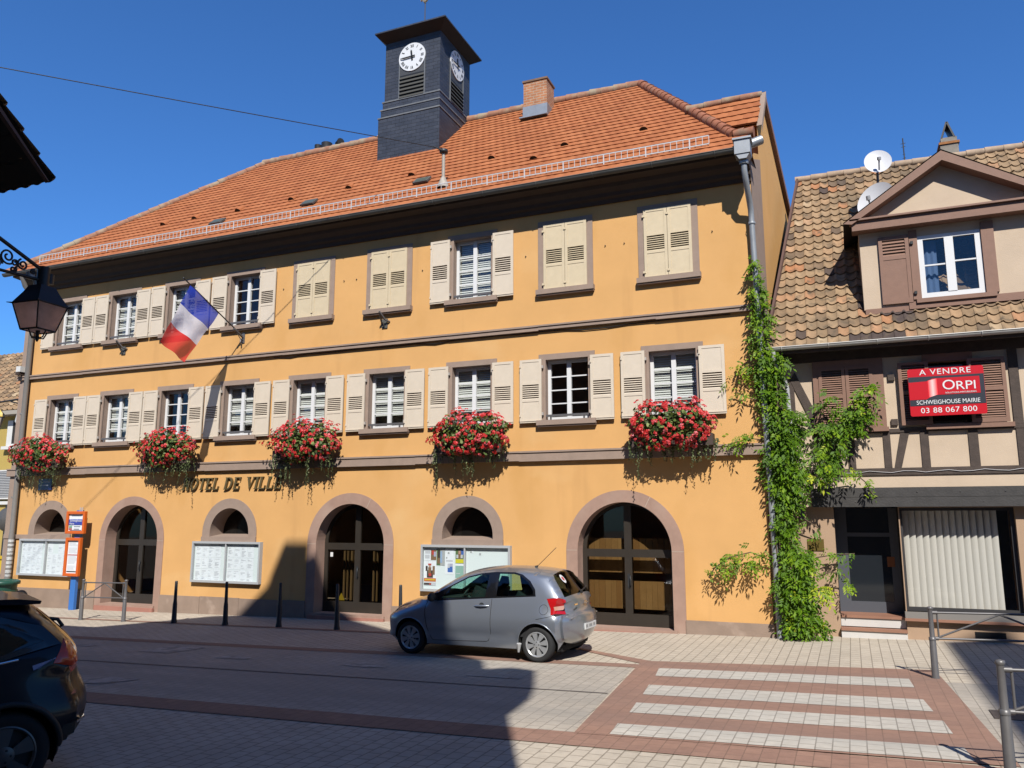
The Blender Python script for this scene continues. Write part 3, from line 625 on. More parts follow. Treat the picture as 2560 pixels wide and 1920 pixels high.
# raised lettering
def glyph(ch):
    st = []   # polygons in unit height, before slant
    def rect(x0, x1, z0, z1): st.append([(x0, z0), (x1, z0), (x1, z1), (x0, z1)])
    def stem(x, w_=.17): rect(x, x + w_, 0, 1); rect(x - .07, x + w_ + .07, 0, .06); rect(x - .07, x + w_ + .07, .94, 1)
    if ch == 'H': stem(.07); stem(.62); rect(.2, .65, .46, .54); wd_ = .86
    elif ch == 'I': stem(.07); wd_ = .32
    elif ch == 'T': stem(.29); rect(0, .75, .92, 1); rect(0, .06, .74, 1); rect(.69, .75, .74, 1); wd_ = .76
    elif ch == 'L': stem(.07); rect(.1, .66, 0, .08); rect(.60, .66, 0, .28); wd_ = .68
    elif ch == 'E': stem(.07); rect(.1, .66, 0, .08); rect(.60, .66, 0, .26); rect(.1, .62, .92, 1); rect(.56, .62, .74, 1); rect(.2, .48, .46, .54); wd_ = .7
    elif ch in 'OD':
        c_ = .42 if ch == 'O' else .3; n = 20; a0, a1 = (0, 360) if ch == 'O' else (-90, 90)
        for i in range(n):
            p0, p1 = R(a0 + (a1 - a0) * i / n), R(a0 + (a1 - a0) * (i + 1) / n); ro_, ri_ = (.42 if ch == 'O' else .5), (.24 if ch == 'O' else .32)
            st.append([(c_ + ri_ * math.cos(p0), .5 + .43 * math.sin(p0)), (c_ + ro_ * math.cos(p0), .5 + .51 * math.sin(p0)), (c_ + ro_ * math.cos(p1), .5 + .51 * math.sin(p1)), (c_ + ri_ * math.cos(p1), .5 + .43 * math.sin(p1))])
        if ch == 'D': stem(.07)
        wd_ = .86 if ch == 'O' else .84
    elif ch == 'V': st.append([(.02, 1), (.2, 1), (.47, .12), (.40, 0)]); st.append([(.66, 1), (.75, 1), (.44, 0), (.38, .06)]); rect(-.04, .28, .94, 1); rect(.58, .82, .94, 1); wd_ = .78
    return st, wd_
WLt = thing('wall_lettering', 'raised aged brass slanted serif letters reading HOTEL DE VILLE on the orange wall', 'lettering', (-15.4, 0, 3.16))
def put_word(s, x0, x1, h=.325, z=3.16):
    ws = [glyph(c) for c in s]; tot = sum(q[1] for q in ws) + .10 * (len(s) - 1); sc = (x1 - x0 - .2 * h * .5) / tot; x = x0
    for c, (st, wd_) in zip(s, ws):
        mb = MB()
        for i, P in enumerate(st): mb.prism([(x + a * sc + .24 * b_ * h, z + b_ * h) for a, b_ in P], -.062 - .0006 * i, -.012)
        mb.build('letter', M['gold'], WLt); x += (wd_ + .10) * sc
put_word('HOTEL', -17.15, -15.83); put_word('DE', -15.66, -15.10); put_word('VILLE', -14.93, -13.72)
# ---------------------------------------------------------------- geranium boxes
leafm = mat('geranium_leaf', (.09, .15, .03), .6, tint=((0, (.05, .09, .02)), (.6, (.13, .20, .04)), (1, (.30, .36, .08))), transl=.3)
petal = mat('geranium_petal', (.7, .05, .05), .5, tint=((0, (.62, .015, .018)), (.5, (.85, .04, .035)), (.8, (.90, .08, .085)), (1, (.92, .20, .24))), transl=.3)
ivy = mat('trailing_leaf', (.06, .09, .03), .6, tint=((0, (.05, .075, .022)), (.6, (.12, .16, .05)), (1, (.34, .37, .16))), transl=.3)
npr = np.random.default_rng(4)
def leafquad(mb, c, s, nrm, t, m=0):
    n = Vector(nrm).normalized(); a = n.orthogonal().normalized(); b_ = n.cross(a); an = npr.uniform(0, 6.28)
    u = a * math.cos(an) + b_ * math.sin(an); v = n.cross(u); c = Vector(c)
    mb.face([c - u * s, c - u * s * .35 + v * s * .62 , c + u * s * .55 + v * s * .5, c + u * s, c + u * s * .55 - v * s * .5, c - u * s * .35 - v * s * .62], m, t)
def planter(x, seed, label, dense=1.0, left=1.0):
    global npr
    npr = np.random.default_rng(seed)
    T_ = thing('geranium_planter', label, 'flower box', (x, -.35, 3.9), 'flower boxes hanging under the first floor windows')
    mb = MB(); mb.box(x - .85, x + .85, -.50, -.22, 3.88, 4.12); [mb.box(x + q - .02, x + q + .02, -.45, 0, 3.84, 3.87) for q in (-.6, .6)]; mb.build('box', simple('brown_box', (.07, .045, .035), .7), T_)
    fb, lb, tb = MB(), MB(), MB(); hb = [(npr.uniform(-1, 1), npr.uniform(0, 6.28), npr.uniform(.5, 1)) for _ in range(8)]
    def shape(n, shell):
        out = []
        while len(out) < n:
            a, b_, c_ = npr.uniform(-1, 1, 3); d = math.sqrt(a * a + b_ * b_ + c_ * c_)
            if d > 1 or d < shell: continue
            lump = 1 + .10 * math.sin(a * 7 + seed) + .08 * math.sin(c_ * 9 + a * 4 + seed * 2)
            px_, py_, pz_ = x + a * 1.08 * lump * (1 + .05 * math.sin(seed * 2.3)) + .05 * math.sin(seed * 5), -.47 + b_ * .36 * lump, 4.32 + c_ * (.50 if c_ > 0 else .50) * lump
            if py_ > -.02: continue
            out.append((px_, py_, pz_, (a, b_, c_)))
        return out
    for p_ in shape(1500, .25):
        leafquad(lb, p_[:3], npr.uniform(.03, .058), Vector(p_[3]) + Vector(npr.normal(0, .7, 3)) + Vector((0, -.2, .5)), npr.random())
    for p_ in shape(int(430 * dense), .74):
        # an umbel: a dozen small petals on a little dome
        n0 = (Vector(p_[3]) * Vector((.6, 1.2, 1)) + Vector((0, -.4, .35))).normalized(); base = npr.random(); rr = npr.uniform(.035, .06); up_ = max(0, p_[3][2]) * npr.uniform(0, .15)
        if npr.random() > .12 + .95 * min(1, abs(math.sin(p_[3][0] * (3.2 + .6 * seed) + p_[3][2] * 3.1 + seed * 1.7)) + .12): continue
        for k in range(11):
            d = Vector(npr.normal(0, 1, 3)); d = (d - n0 * d.dot(n0)).normalized() * npr.uniform(.1, 1)
            c_ = Vector(p_[:3]) + d * rr + n0 * (rr * .5 * (1 - d.length) + .03) + Vector((0, 0, up_))
            leafquad(fb, c_, npr.uniform(.018, .031), n0 + d * .6 + Vector(npr.normal(0, .25, 3)), min(1, max(0, base + npr.normal(0, .15))))
        if up_ > .05: lb.face([Vector(p_[:3]), Vector(p_[:3]) + Vector((.008, 0, 0)), Vector(p_[:3]) + Vector((.004, 0, up_))], 0, .8)
    for k in range(int(npr.integers(58, 80))):
        a = npr.uniform(-.95, .95); y0 = -.36 + npr.uniform(-.16, .14); L = npr.uniform(.18, .5) if npr.random() > .15 else npr.uniform(.5, .9); sw = npr.uniform(-.1, .1); z = 4.0
        if abs(math.sin(a * 6 + seed)) < .25: L *= .5
        n_ = int(L / .028)
        for i in range(n_):
            f = i / n_; leafquad(tb, (x + a + sw * f + npr.normal(0, .015), y0 + npr.normal(0, .015), z - .25 * npr.random() * 0 - f * L), npr.uniform(.016, .034) * (1.1 - .5 * f), (npr.normal(0, .4), -1, npr.normal(.3, .4)), npr.random())
        tb.tube([(x + a, y0, z), (x + a + sw, y0, z - L)], .003, 3, cap=False)
    lb.build('foliage', leafm, T_); fb.build('blossoms', petal, T_); tb.build('trailing_stems', ivy, T_)
planter(-22.45, 1, 'pink geranium box beside the left downpipe, above a blue street plate', 1.1)
planter(-17.42, 2, 'red geranium box hanging over the first letters of the wall lettering', .9)
planter(-12.85, 3, 'red geranium box hanging over the end of the wall lettering above the shaded doorway', 1.2)
planter(-8.12, 4, 'red geranium box above the arched window behind the silver car', 1.1)
planter(-3.36, 5, 'fullest bright red geranium box nearest the green creeper', 1.5)

# ---------------------------------------------------------------- notice boards
def board(x, label, seed, posters=None):
    T_ = thing('notice_board', label, 'notice board', (x, -.1, .7), 'glazed notice boards on the town hall wall')
    z0, z1, h = .70, 1.775, 1.155; y = -.12
    mb = MB(); mb.box(x - h, x + h, y, -.002, z0, z0 + .055); mb.box(x - h, x + h, y, -.002, z1 - .055, z1); mb.box(x - h, x - h + .05, y + .001, -.002, z0 + .055, z1 - .055); mb.box(x + h - .05, x + h, y + .001, -.002, z0 + .055, z1 - .055)
    mb.box(x - .018, x + .018, y + .01, -.03, z0 + .05, z1 - .05); mb.build('frame', M['alu'], T_)
    mb = MB(); mb.box(x - h + .04, x + h - .04, -.04, -.01, z0 + .04, z1 - .04); mb.build('backing', M['board_back'], T_)
    r = random.Random(seed); k = 0
    if posters is None:
        xx = x - h + .09
        while xx < x + h - .25:
            zz = z1 - .12
            while zz > z0 + .3:
                w_, hh = .21, .297
                if r.random() > .06 and not (xx < x < xx + w_):
                    mb = MB(); mb.box(xx, xx + w_, -.0425 - .0006 * (k % 5), -.041, zz - hh, zz)
                    zl = zz - .035
                    while zl > zz - hh + .04:
                        if r.random() > .45: mb.box(xx + .02, xx + .02 + r.uniform(.05, w_ - .05), -.0465, -.046, zl - .008, zl, 1 if r.random() > .12 else 2)
                        zl -= .022
                    mb.build('paper_sheet', [M['paper'], simple('grey_print', (.62, .64, .68), .7), simple('faint_print', (.40, .43, .50), .7)], T_)
                k += 1; zz -= hh + .006 + r.uniform(0, .006)
            xx += .218 + r.uniform(0, .006)
    else:
        for (px0, px1, pz0, pz1, blocks) in posters:
            mb = MB(); ms = [M['paper']]; mb.box(x + px0, x + px1, -.045, -.041, pz0, pz1)
            for q, (a0, a1, b0, b1, c) in enumerate(blocks):
                mm = simple('print_%s' % c, PC[c], .6)
                if mm not in ms: ms.append(mm)
                if c == 'blob': pass
                W_, H_ = px1 - px0, pz1 - pz0
                if isinstance(a0, str): continue
                mb.box(x + px0 + a0 * W_, x + px0 + a1 * W_, -.0465 - .0007 * q, -.045, pz0 + b0 * H_, pz0 + b1 * H_, ms.index(mm))
            mb.build('poster', ms, T_)
    mb = MB(); mb.face([(x - h + .05, -.10, z0 + .05), (x + h - .05, -.10, z0 + .05), (x + h - .05, -.10, z1 - .05), (x - h + .05, -.10, z1 - .05)]); mb.build('glass', glass_b, T_)
PC = dict(orange=(.62, .20, .06), red=(.55, .07, .05), dark=(.06, .045, .04), blue=(.06, .16, .50), sky=(.35, .48, .68), grey=(.45, .47, .47), green=(.12, .2, .08), teal=(.30, .50, .43), yellow=(.72, .66, .03), skin=(.52, .33, .24), brown=(.25, .15, .08), lilac=(.45, .46, .6), pale=(.60, .62, .66))
glass_b = glass('board_glass', (.95, .97, .97), .05)
board(-22.28, 'notice board with white sheets under the leftmost arched window', 1)
board(-15.42, 'notice board filled with white sheets between the left and middle doorways', 2)
P3 = [(-1.09, -.77, 1.40, 1.68, [(.55, 1, .05, .9, 'brown'), (.62, .8, .5, .85, 'red'), (.8, .98, .35, .75, 'lilac'), (.05, .5, .6, .9, 'pale'), (.05, .45, .2, .5, 'pale')]),
      (-1.09, -.77, .83, 1.39, [(.0, 1, .0, .13, 'pale'), (0, .62, .02, .10, 'dark'), (.45, .62, .03, .09, 'red'), (0, 1, .16, .30, 'orange'), (.1, .9, .22, .25, 'yellow'), (.25, .75, .32, .62, 'dark'), (.35, .6, .45, .75, 'brown'), (.4, .62, .38, .5, 'red'), (.14, .3, .6, .8, 'dark'), (.72, .9, .45, .8, 'brown'), (.40, .56, .74, .84, 'skin'), (.35, .6, .84, .9, 'red')]),
      (-.76, -.54, 1.30, 1.68, [(0, .7, 0, 1, 'grey'), (0, .45, .0, .95, 'green'), (.1, .4, .1, .75, 'brown'), (.15, .4, .45, .9, 'dark'), (.45, .68, .15, .85, 'sky'), (.7, 1, .0, 1, 'grey')]),
      (-.53, -.31, 1.10, 1.68, [(.3, .9, .08, .42, 'blue'), (.3, .9, .3, .42, 'lilac'), (.1, .9, .5, .56, 'pale'), (.3, .5, .8, .88, 'grey'), (.1, .25, .62, .68, 'grey'), (.3, .55, .25, .42, 'pale')]),
      (-.26, -.05, 1.36, 1.68, [(0, 1, .28, 1, 'green'), (.55, 1, .6, 1, 'blue'), (.3, .7, .3, .85, 'brown'), (.1, .35, .35, .6, 'pale'), (.38, .62, .65, .88, 'skin'), (.65, .9, .35, .6, 'pale'), (0, 1, 0, .27, 'yellow')]),
      (-.26, -.05, 1.02, 1.33, [(0, 1, 0, .9, 'teal'), (.1, .6, .3, .35, 'pale')]),
      (.12, .2, 1.60, 1.64, [(0, .5, 0, 1, 'grey')]), (.35, .40, 1.55, 1.6, [(0, 1, 0, 1, 'grey')])]
board(-8.34, 'notice board with coloured posters on its left half, behind the silver car', 3, P3)

# ---------------------------------------------------------------- street furniture
def text(body, size, m, parent, loc, rot, align='CENTER', ext=.002, space=1.0, sx=1.0, name='lettering'):
    cu = bpy.data.curves.new('t', 'FONT'); cu.body = body; cu.size = size; cu.align_x = align; cu.align_y = 'CENTER'; cu.extrude = ext; cu.space_character = space; cu.resolution_u = 4
    ob = bpy.data.objects.new('t', cu); COL.objects.link(ob); dg = bpy.context.evaluated_depsgraph_get()
    me = bpy.data.meshes.new_from_object(ob.evaluated_get(dg)); bpy.data.objects.remove(ob)
    me.materials.clear(); me.materials.append(m); o = bpy.data.objects.new(name, me); COL.objects.link(o)
    o.parent = parent; o.rotation_euler = rot; o.location = Vector(loc) - WL[parent.name]; o.scale = (sx, 1, 1); WL[o.name] = WL[parent.name]
    return o
FR = (R(90), 0, 0)
def bollard_mesh():
    mb = MB(); mb.lathe([(.075, -.05), (.075, .02), (.06, .10), (.052, .45), (.040, .55), (.034, .97), (.028, 1.0), (0, 1.0)], (0, 0, 0), n=14); return mb
b0 = bollard_mesh().build('bollard', M['iron']); first = True
BL = ['slim dark bollard nearest the grey barrier on the left', 'slim dark bollard in front of the middle notice board', 'slim dark bollard standing before the shadowed wall left of the middle doorway', 'slim dark bollard standing in front of the middle doorway glass', 'slim bollard partly hidden behind the bonnet of the silver car']
for (x, y), lb in zip(((-15.34, -1.81), (-13.80, -1.76), (-12.3, -1.68), (-10.72, -1.66), (-9.13, -1.6)), BL):
    o = b0 if first else b0.copy()
    if not first: COL.objects.link(o)
    first = False; o.location = (x, y, gz(x)); o.rotation_euler = (rnd.uniform(-.012, .012), rnd.uniform(-.012, .012) + (-.015 if x > -10 else 0), 0); tag(o, lb, 'bollard', 'bollards along the pavement edge')
def barrier(x0, y0, x1, y1, label, H=1.0):
    T_ = thing('street_barrier', label, 'barrier', (x0, y0, gz(x0)), 'grey street barriers')
    a = Vector((x0, y0, gz(x0))); b_ = Vector((x1, y1, gz(x1))); d = (b_ - a).normalized(); U = Vector((0, 0, 1))
    for q, s_ in ((a, 1), (b_, -1)):
        mb = MB(); mb.tube([q - U * .05, q + U * .02, q + U * .05, q + U * .55, q + U * .57, q + U * (H - .03), q + U * H], [.058, .058, .05, .045, .036, .033, .04], 12); mb.lathe([(.05, 0), (.05, .04), (.03, .05)], q + U * .54, n=12)
        mb.lathe([(.036, 0), (.044, .015), (.04, .04), (0, .05)], q + U * (H - .03), n=12); mb.tube([q + U * (H - .07), q + U * (H - .07) + d * s_ * .09], .026, 8); mb.tube([q + U * .565, q + U * .565 + d * s_ * .08], .028, 8)
        mb.build('post', M['greymetal'], T_)
        mb = MB(); e = q + d * s_ * .085; mb.tube([e + U * .565, e + U * (H - .07)], .013, 8); mb.build('side_bar', M['greymetal'], T_)
    a2, b2 = a + d * .08, b_ - d * .08; mid = (a2 + b2) / 2
    for z in (.565, H - .07):
        mb = MB(); mb.tube([a2 + U * z, b2 + U * z], .016, 8); mb.build('rail', M['greymetal'], T_)
    for q in (a2, b2):
        mb = MB(); mb.tube([q + U * .58, mid + U * (H - .08)], .014, 8); mb.build('brace', M['greymetal'], T_)
    return T_
barrier(-18.27, -2.0, -16.87, -1.93, 'short grey barrier with crossed braces beside the blue bus stop post')
barrier(.98, -3.6, 2.75, -3.50, 'grey barrier in front of the shop window at the crossing')
barrier(1.17, -8.36, 3.0, -8.28, 'nearest grey barrier cut by the right edge, beside the drain cover')
# bus stop
bs = thing('bus_stop_sign', 'blue post with two orange framed timetable panels left of the first doorway', 'bus stop', (-20.95, -.3, gz(-21)))
by = -.3; orangep = simple('orange_plastic', (.72, .135, .012), .4)
mb = MB(); mb.box(-20.86, -20.66, by + .0, by + .09, -.35, 2.62); mb.build('post', simple('blue_post', (.05, .19, .56), .4), bs)
mb = MB(); mb.box(-20.73, -20.71, by - .01, by + .02, 2.5, 2.70); mb.box(-20.65, -20.63, by - .01, by + .02, 2.5, 2.70); mb.build('clamp', M['galv'], bs)
def panel(x0, x1, z0, z1, nm):
    mb = MB(); y0, y1 = by - .10, by - .005; f = .085
    mb.box(x0, x0 + f, y0, y1, z0, z1); mb.box(x1 - f, x1, y0, y1, z0, z1); mb.box(x0 + f, x1 - f, y0 + .001, y1, z0, z0 + f); mb.box(x0 + f, x1 - f, y0 + .001, y1, z1 - f, z1)
    f_ = mb.build(nm, orangep, bs)
    mod = f_.modifiers.new('bevel', 'BEVEL'); mod.width = .012; mod.segments = 2
    mb = MB(); mb.box(x0 + f * .9, x1 - f * .9, by - .05, by - .02, z0 + f * .9, z1 - f * .9); mb.build('sheet', M['paper'], f_); return f_
pu = panel(-21.16, -20.40, 1.945, 2.59, 'upper_panel'); pl = panel(-21.10, -20.49, .745, 1.835, 'lower_panel')
mb = MB(); mb.box(-21.07, -20.49, by - .062, by - .05, 2.20, 2.36); mb.build('blue_strip', simple('blue_print', (.05, .075, .40), .5), pu)
mb = MB(); mb.box(-21.05, -20.93, by - .062, by - .05, 2.12, 2.18); mb.box(-21.05, -20.93, by - .062, by - .05, 2.055, 2.105, 1); mb.build('line_number', [simple('green_print', (.25, .45, .34), .5), simple('red_print', (.5, .16, .16), .5)], pu)
text('Schweighouse', .085, M['white'], pu, (-20.78, by - .064, 2.32), FR); text('Mairie', .075, M['white'], pu, (-20.94, by - .064, 2.235), FR)
mb = MB()
for z, x0, x1 in ((2.46, -20.98, -20.58), (2.15, -20.86, -20.60), (2.08, -20.86, -20.64), (2.045, -21.0, -20.55)): mb.box(x0, x1, by - .053, by - .05, z - .012, z + .012)
mb.build('print', simple('dark_print', (.18, .2, .25)), pu)
mb = MB(); r_ = random.Random(2)
for z0, z1, m_ in ((1.60, 1.74, 0), (1.40, 1.55, 0), (1.33, 1.36, 1), (1.10, 1.30, 0), (.92, 1.05, 0), (.86, .89, 2)):
    if m_: mb.box(-21.0, -20.59, by - .053, by - .05, z0, z1, m_)
    else:
        z = z0
        while z < z1: mb.box(-20.98, -20.98 + r_.uniform(.25, .38), by - .053, by - .05, z, z + .012); z += .028
mb.build('print', [simple('grey_print', (.4, .42, .45)), simple('red_print', (.5, .16, .16)), M['black']], pl)
# street name plate, clamped to the wall under the left flower box
sp = thing('street_name_plate', 'small blue enamel street plate under the leftmost flower box', 'street sign', (-22.62, -.03, 3.3))
mb = MB(); mb.box(-22.92, -22.36, -.05, -.002, 3.24, 3.58); mb.build('plate', simple('blue_enamel', (.015, .025, .12), .3), sp)
mb = MB(); [mb.box(-22.86, -22.42 - q * .06, -.053, -.05, 3.47 - q * .1, 3.50 - q * .1) for q in range(2)]; mb.build('print', simple('pale_print', (.4, .42, .5)), sp)
# flag with its pole
fx = -15.31
FT = thing('flag', 'blue white and red flag on a slanted pole hanging over the upper windows', 'flag', (fx, -.1, 7.42))
mb = MB(); mb.tube([(fx, -.06, 7.40), (fx, -2.28, 8.43)], .017, 8); mb.lathe([(0, -.03), (.03, 0), (0, .03)], (fx, -2.29, 8.435), n=10); mb.build('pole', M['iron'], FT)
mb = MB(); mb.tube([(fx, -.0, 7.30), (fx, -.12, 7.30), (fx, -.12, 7.2)], .02, 6); mb.tube([(fx, -.05, 7.37), (fx, -.40, 7.53)], .03, 8); mb.box(fx - .05, fx + .05, -.02, -.002, 7.2, 7.5); mb.tube([(fx, -.02, 7.22), (fx, -.3, 7.46)], .012, 6); mb.build('bracket', M['greymetal'], FT)
H2, H1, P3_, P4 = Vector((fx, -2.06, 8.32)), Vector((fx, -.98, 7.84)), Vector((fx - .02, -2.03, 6.30)), Vector((fx - .03, -2.88, 6.66))
mb = MB(); n = 24
def FP(u, v):  # u along hoist from top, v along fly
    p_ = (H2.lerp(H1, u)).lerp(P4.lerp(P3_, u), v)
    return p_ + Vector((.03 * math.sin(u * 9 + v * 3) * (.3 + v) + .015 * math.sin(v * 14 + u * 5), 0, -.02 * math.sin(u * 3.14) * (1 - v)))
fmats = []
for nm, c in (('flag_blue', (.03, .065, .50)), ('flag_white', (.82, .79, .83)), ('flag_red', (.78, .045, .04))):
    fm = mat(nm, c, .6, transl=.5, raw=True); n_ = fm.node_tree.nodes; l_ = fm.node_tree.links; so = n_['Material Output'].inputs[0].links[0].from_socket
    tp = n_.new('ShaderNodeBsdfTransparent'); mx = n_.new('ShaderNodeMixShader'); mx.inputs[0].default_value = .10; l_.new(so, mx.inputs[1]); l_.new(tp.outputs[0], mx.inputs[2]); l_.new(mx.outputs[0], n_['Material Output'].inputs[0]); fmats.append(fm)   # sheer cloth
for k in range(3): mb.grid([[FP(j / n, (k + i / 8) / 3) for j in range(n + 1)] for i in range(9)], k)
mb.build('cloth', fmats, FT)
def bracket(x, z, label):
    T_ = thing('flag_bracket', label, 'flag bracket', (x, 0, z), 'empty flag brackets on the town hall wall')
    for k, dx in enumerate((-.05, .07)):
        mb = MB(); mb.tube([(x + dx * 2, -.01, z - .06), (x + dx, -.12, z - .03), (x, -.30, z + .14 + k * .02)], .024, 7); mb.build('socket', M['greymetal'], T_)
    mb = MB(); mb.box(x - .08, x + .08, -.03, -.002, z - .22, z + .02); mb.tube([(x, -.02, z - .2), (x, -.14, z - .08)], .018, 6); mb.build('wall_plate', M['zinc_dark'], T_)
bracket(-19.85, 7.46, 'empty flag bracket below the second upper window'); bracket(-10.72, 7.42, 'empty flag bracket below the closed cream shutters left of the open upper window')
# overhead cable to the mast, and the cable clipped under the upper string course
mb = MB(); A0, A1 = Vector((-9.14, .0, 11.82)), Vector((-24.0, -15.6, 11.75)); pts = []
for i in range(41):
    f = i / 40; pts.append(A0.lerp(A1, f) + Vector((0, 0, .18 * f * 2 if f < .2 else .072 - .1 * (f - .2))))
A0, A1 = Vector((-9.14, 0, 11.83)), Vector((-22.16, -14.06, 11.61)); pts = [A0.lerp(A1, i / 40) + Vector((0, 0, -.05 * math.sin(math.pi * i / 40))) for i in range(41)]
mb.tube(pts, .011, 5); tag(mb.build('overhead_cable', M['black']), 'thin black cable crossing the sky to the mast on the tiled roof', 'cable')
mb = MB(); r_ = random.Random(9); x = -14.2; pts = []
while x < -1.9: pts.append((x, -.03, 6.715 - .02 * r_.random() - (.05 if r_.random() > .8 else 0))); x += .55
mb.tube(pts, .012, 5); tag(mb.build('wall_cable', M['black']), 'thin dark cable clipped below the upper string course', 'cable')
# ---------------------------------------------------------------- half timbered house on the right
HT = thing('half_timbered_house', 'beige half timbered house with old pantiled roof, brown dormer and a shop front', 'house', (2, .5, .1))
Yu, Yg = .40, .50; HX0, HX1 = -1.45, 9.0
def wall_holes(x0, x1, z0, z1, holes, y, depth=.2, m=0):
    mb = MB(); V, T = cdt([(x0, z0), (x1, z0), (x1, z1), (x0, z1)], holes)
    for f, cx, cy in T:
        if not any(inpoly(cx, cy, h) for h in holes): mb.face([(V[i].x, y, V[i].y) for i in f], m)
    for h in holes: reveal(mb, h + [h[0]], y, y + depth, m)
    return mb
rect = lambda a, b_, c, d: [(a, c), (b_, c), (b_, d), (a, d)]
mb = wall_holes(HX0, HX1, 2.62, 5.85, [rect(-.40, .55, 4.22, 5.45), rect(1.56, 2.30, 4.22, 5.45)], Yu, .25)
mb.face([(HX1, Yu, -.3), (HX1, 8, -.3), (HX1, 8, 6), (HX1, Yu, 6)]); mb.face([(HX0, 8, -.3), (HX1, 8, -.3), (HX1, 8, 6), (HX0, 8, 6)])
mb.face([(HX1, .3, 5.85), (HX1, 3.7, 11), (HX1, 7.2, 5.85)])
mb.build('upper_wall', M['beige'], HT)
mb = wall_holes(HX0 - .1, HX1, -.4, 2.70, [rect(-.32, .86, -.2, 2.64), rect(.88, 2.84, .62, 2.60), rect(4.3, 6.2, .62, 2.6)], Yg, .9)
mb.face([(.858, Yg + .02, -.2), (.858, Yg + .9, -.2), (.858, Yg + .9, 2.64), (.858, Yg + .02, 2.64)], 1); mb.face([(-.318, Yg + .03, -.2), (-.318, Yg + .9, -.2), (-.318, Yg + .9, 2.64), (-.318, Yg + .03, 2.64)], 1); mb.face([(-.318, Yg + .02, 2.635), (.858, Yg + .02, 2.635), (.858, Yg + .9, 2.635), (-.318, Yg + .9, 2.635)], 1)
mb.build('shop_wall', [M['tan'], simple('porch_shade', (.05, .042, .036), .8)], HT)  # reveals and ceiling coloured dark as the shade inside the porch
# timbers
mb = MB()
def beam(P, d=.03): mb.prism(P, Yu - d, Yu - .001)
k = 0
for P in [rect(HX0, HX1, 3.235, 3.375), rect(-.62, .78, 4.075, 4.16), rect(.78, HX1, 4.075, 4.15)]: beam(P, .030 + .002 * k); k += 1
for a, b_ in ((.03, .165), (.69, .82), (1.355, 1.50), (2.18, 2.345), (2.98, 3.13), (3.8, 3.95), (4.7, 4.85), (5.6, 5.75), (6.5, 6.65)): beam(rect(a, b_, 3.377, 4.073), .027)
beam([(.86, 3.377), (.985, 3.377), (1.17, 4.073), (1.01, 4.073)], .023); beam([(-1.0, 5.25), (-.90, 5.42), (-.18, 3.7), (-.06, 3.377), (-.24, 3.377), (-.34, 3.62)], .028); beam([(-.62, 4.1), (-.5, 4.1), (-.2, 3.377), (-.36, 3.377)], .021)
beam(rect(-1.42, -1.20, 3.377, 5.85), .029); beam([(-1.2, 4.1), (-1.2, 4.3), (-.55, 4.16), (-.62, 4.1)], .02); beam([(-1.02, 4.3), (-.92, 4.3), (-.93, 5.3), (-1.02, 5.3)], .02)
beam(rect(2.96, 3.12, 4.152, 5.85), .029); beam(rect(HX0, HX1, 5.6, 5.85), .034); beam(rect(4.7, 4.86, 4.152, 5.6), .029)
beam(rect(.86, .98, 5.12, 5.24), .05); beam(rect(.86, .98, 4.22, 4.34), .05)
mb.build('timber_frame', M['darkwood'], HT)
mb = MB(); mb.box(-.72, HX1, Yu - .12, Yu - .001, 2.805, 2.99); mb.box(-.71, HX1, Yu - .125, Yu - .002, 2.615, 2.80)
for i in range(16): mb.lathe([(.0, -.006), (.014, 0)], (.1 + i * .37, Yu - .127, 2.71 + .19 * (i % 2)), 'y', 8)
mb.build('fascia', M['fascia'], HT)
mb = MB()
for i in range(80):  # wire tacked along the sill beam
    pass
pts = [(-.4 + i * .2, Yu - .045, 3.30 + .02 * math.sin(i * 1.9)) for i in range(40)]; mb.tube(pts, .006, 4); mb.build('light_string', M['galv'], HT)
# soffit, roof, gutter
ry, rzz = 3.7, 11.0; g_y, g_z = -.06, 5.86; sp_ = (rzz - g_z) / (ry - g_y); Ls = (ry - g_y) * math.hypot(1, sp_)
hxl = lambda s: lerp(-1.40, -.70, s / Ls)
mb = MB(); mb.face([(HX0, -.05, 5.83), (HX1, -.05, 5.83), (HX1, Yu, 5.80), (HX0, Yu, 5.80)]); mb.box(HX0, HX1, -.07, -.03, 5.74, 5.90); mb.build('eave_board', M['darkwood'], HT)
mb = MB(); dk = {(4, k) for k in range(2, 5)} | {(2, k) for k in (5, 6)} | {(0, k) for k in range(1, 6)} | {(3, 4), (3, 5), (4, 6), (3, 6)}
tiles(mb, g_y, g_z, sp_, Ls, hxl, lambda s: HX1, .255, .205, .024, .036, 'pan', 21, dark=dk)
mb.face([(-1.35, g_y + .02, g_z - .03), (-.70, ry, rzz - .03), (HX1, ry, rzz - .03), (HX1, g_y + .02, g_z - .03)], 1); mb.face([(-.7, ry, rzz), (-.7, 7.4, g_z), (HX1, 7.4, g_z), (HX1, ry, rzz)], 1)
mb.build('roof', [M['oldroof'], simple('roof_underlay2', (.10, .07, .05))], HT)
mb = MB(); ridge(mb, (-.72, ry, rzz + .02), (HX1, ry, rzz + .02), .38, .09); mb.build('ridge_cap', simple('pale_ridge', (.44, .32, .22), .85, var=.2, scale=6), HT)
mb = MB(); mb.box(0, Ls, -.02, .03, -.06, .1, mat=Matrix.Translation((-1.40, g_y, g_z)) @ Vector((.70, ry - g_y, rzz - g_z)).to_track_quat('X', 'Z').to_matrix().to_4x4()); mb.build('verge_board', simple('verge_wood', (.13, .07, .055), .7), HT)
mb = MB(); rows = [[(x, -.13 + .07 * math.cos(R(a)), 5.865 + .07 * math.sin(R(a))) for a in range(180, 361, 20)] for x in (-1.45, HX1)]; mb.grid(rows); mb.tube([(-1.45, -.2, 5.865), (HX1, -.2, 5.865)], .011, 6)
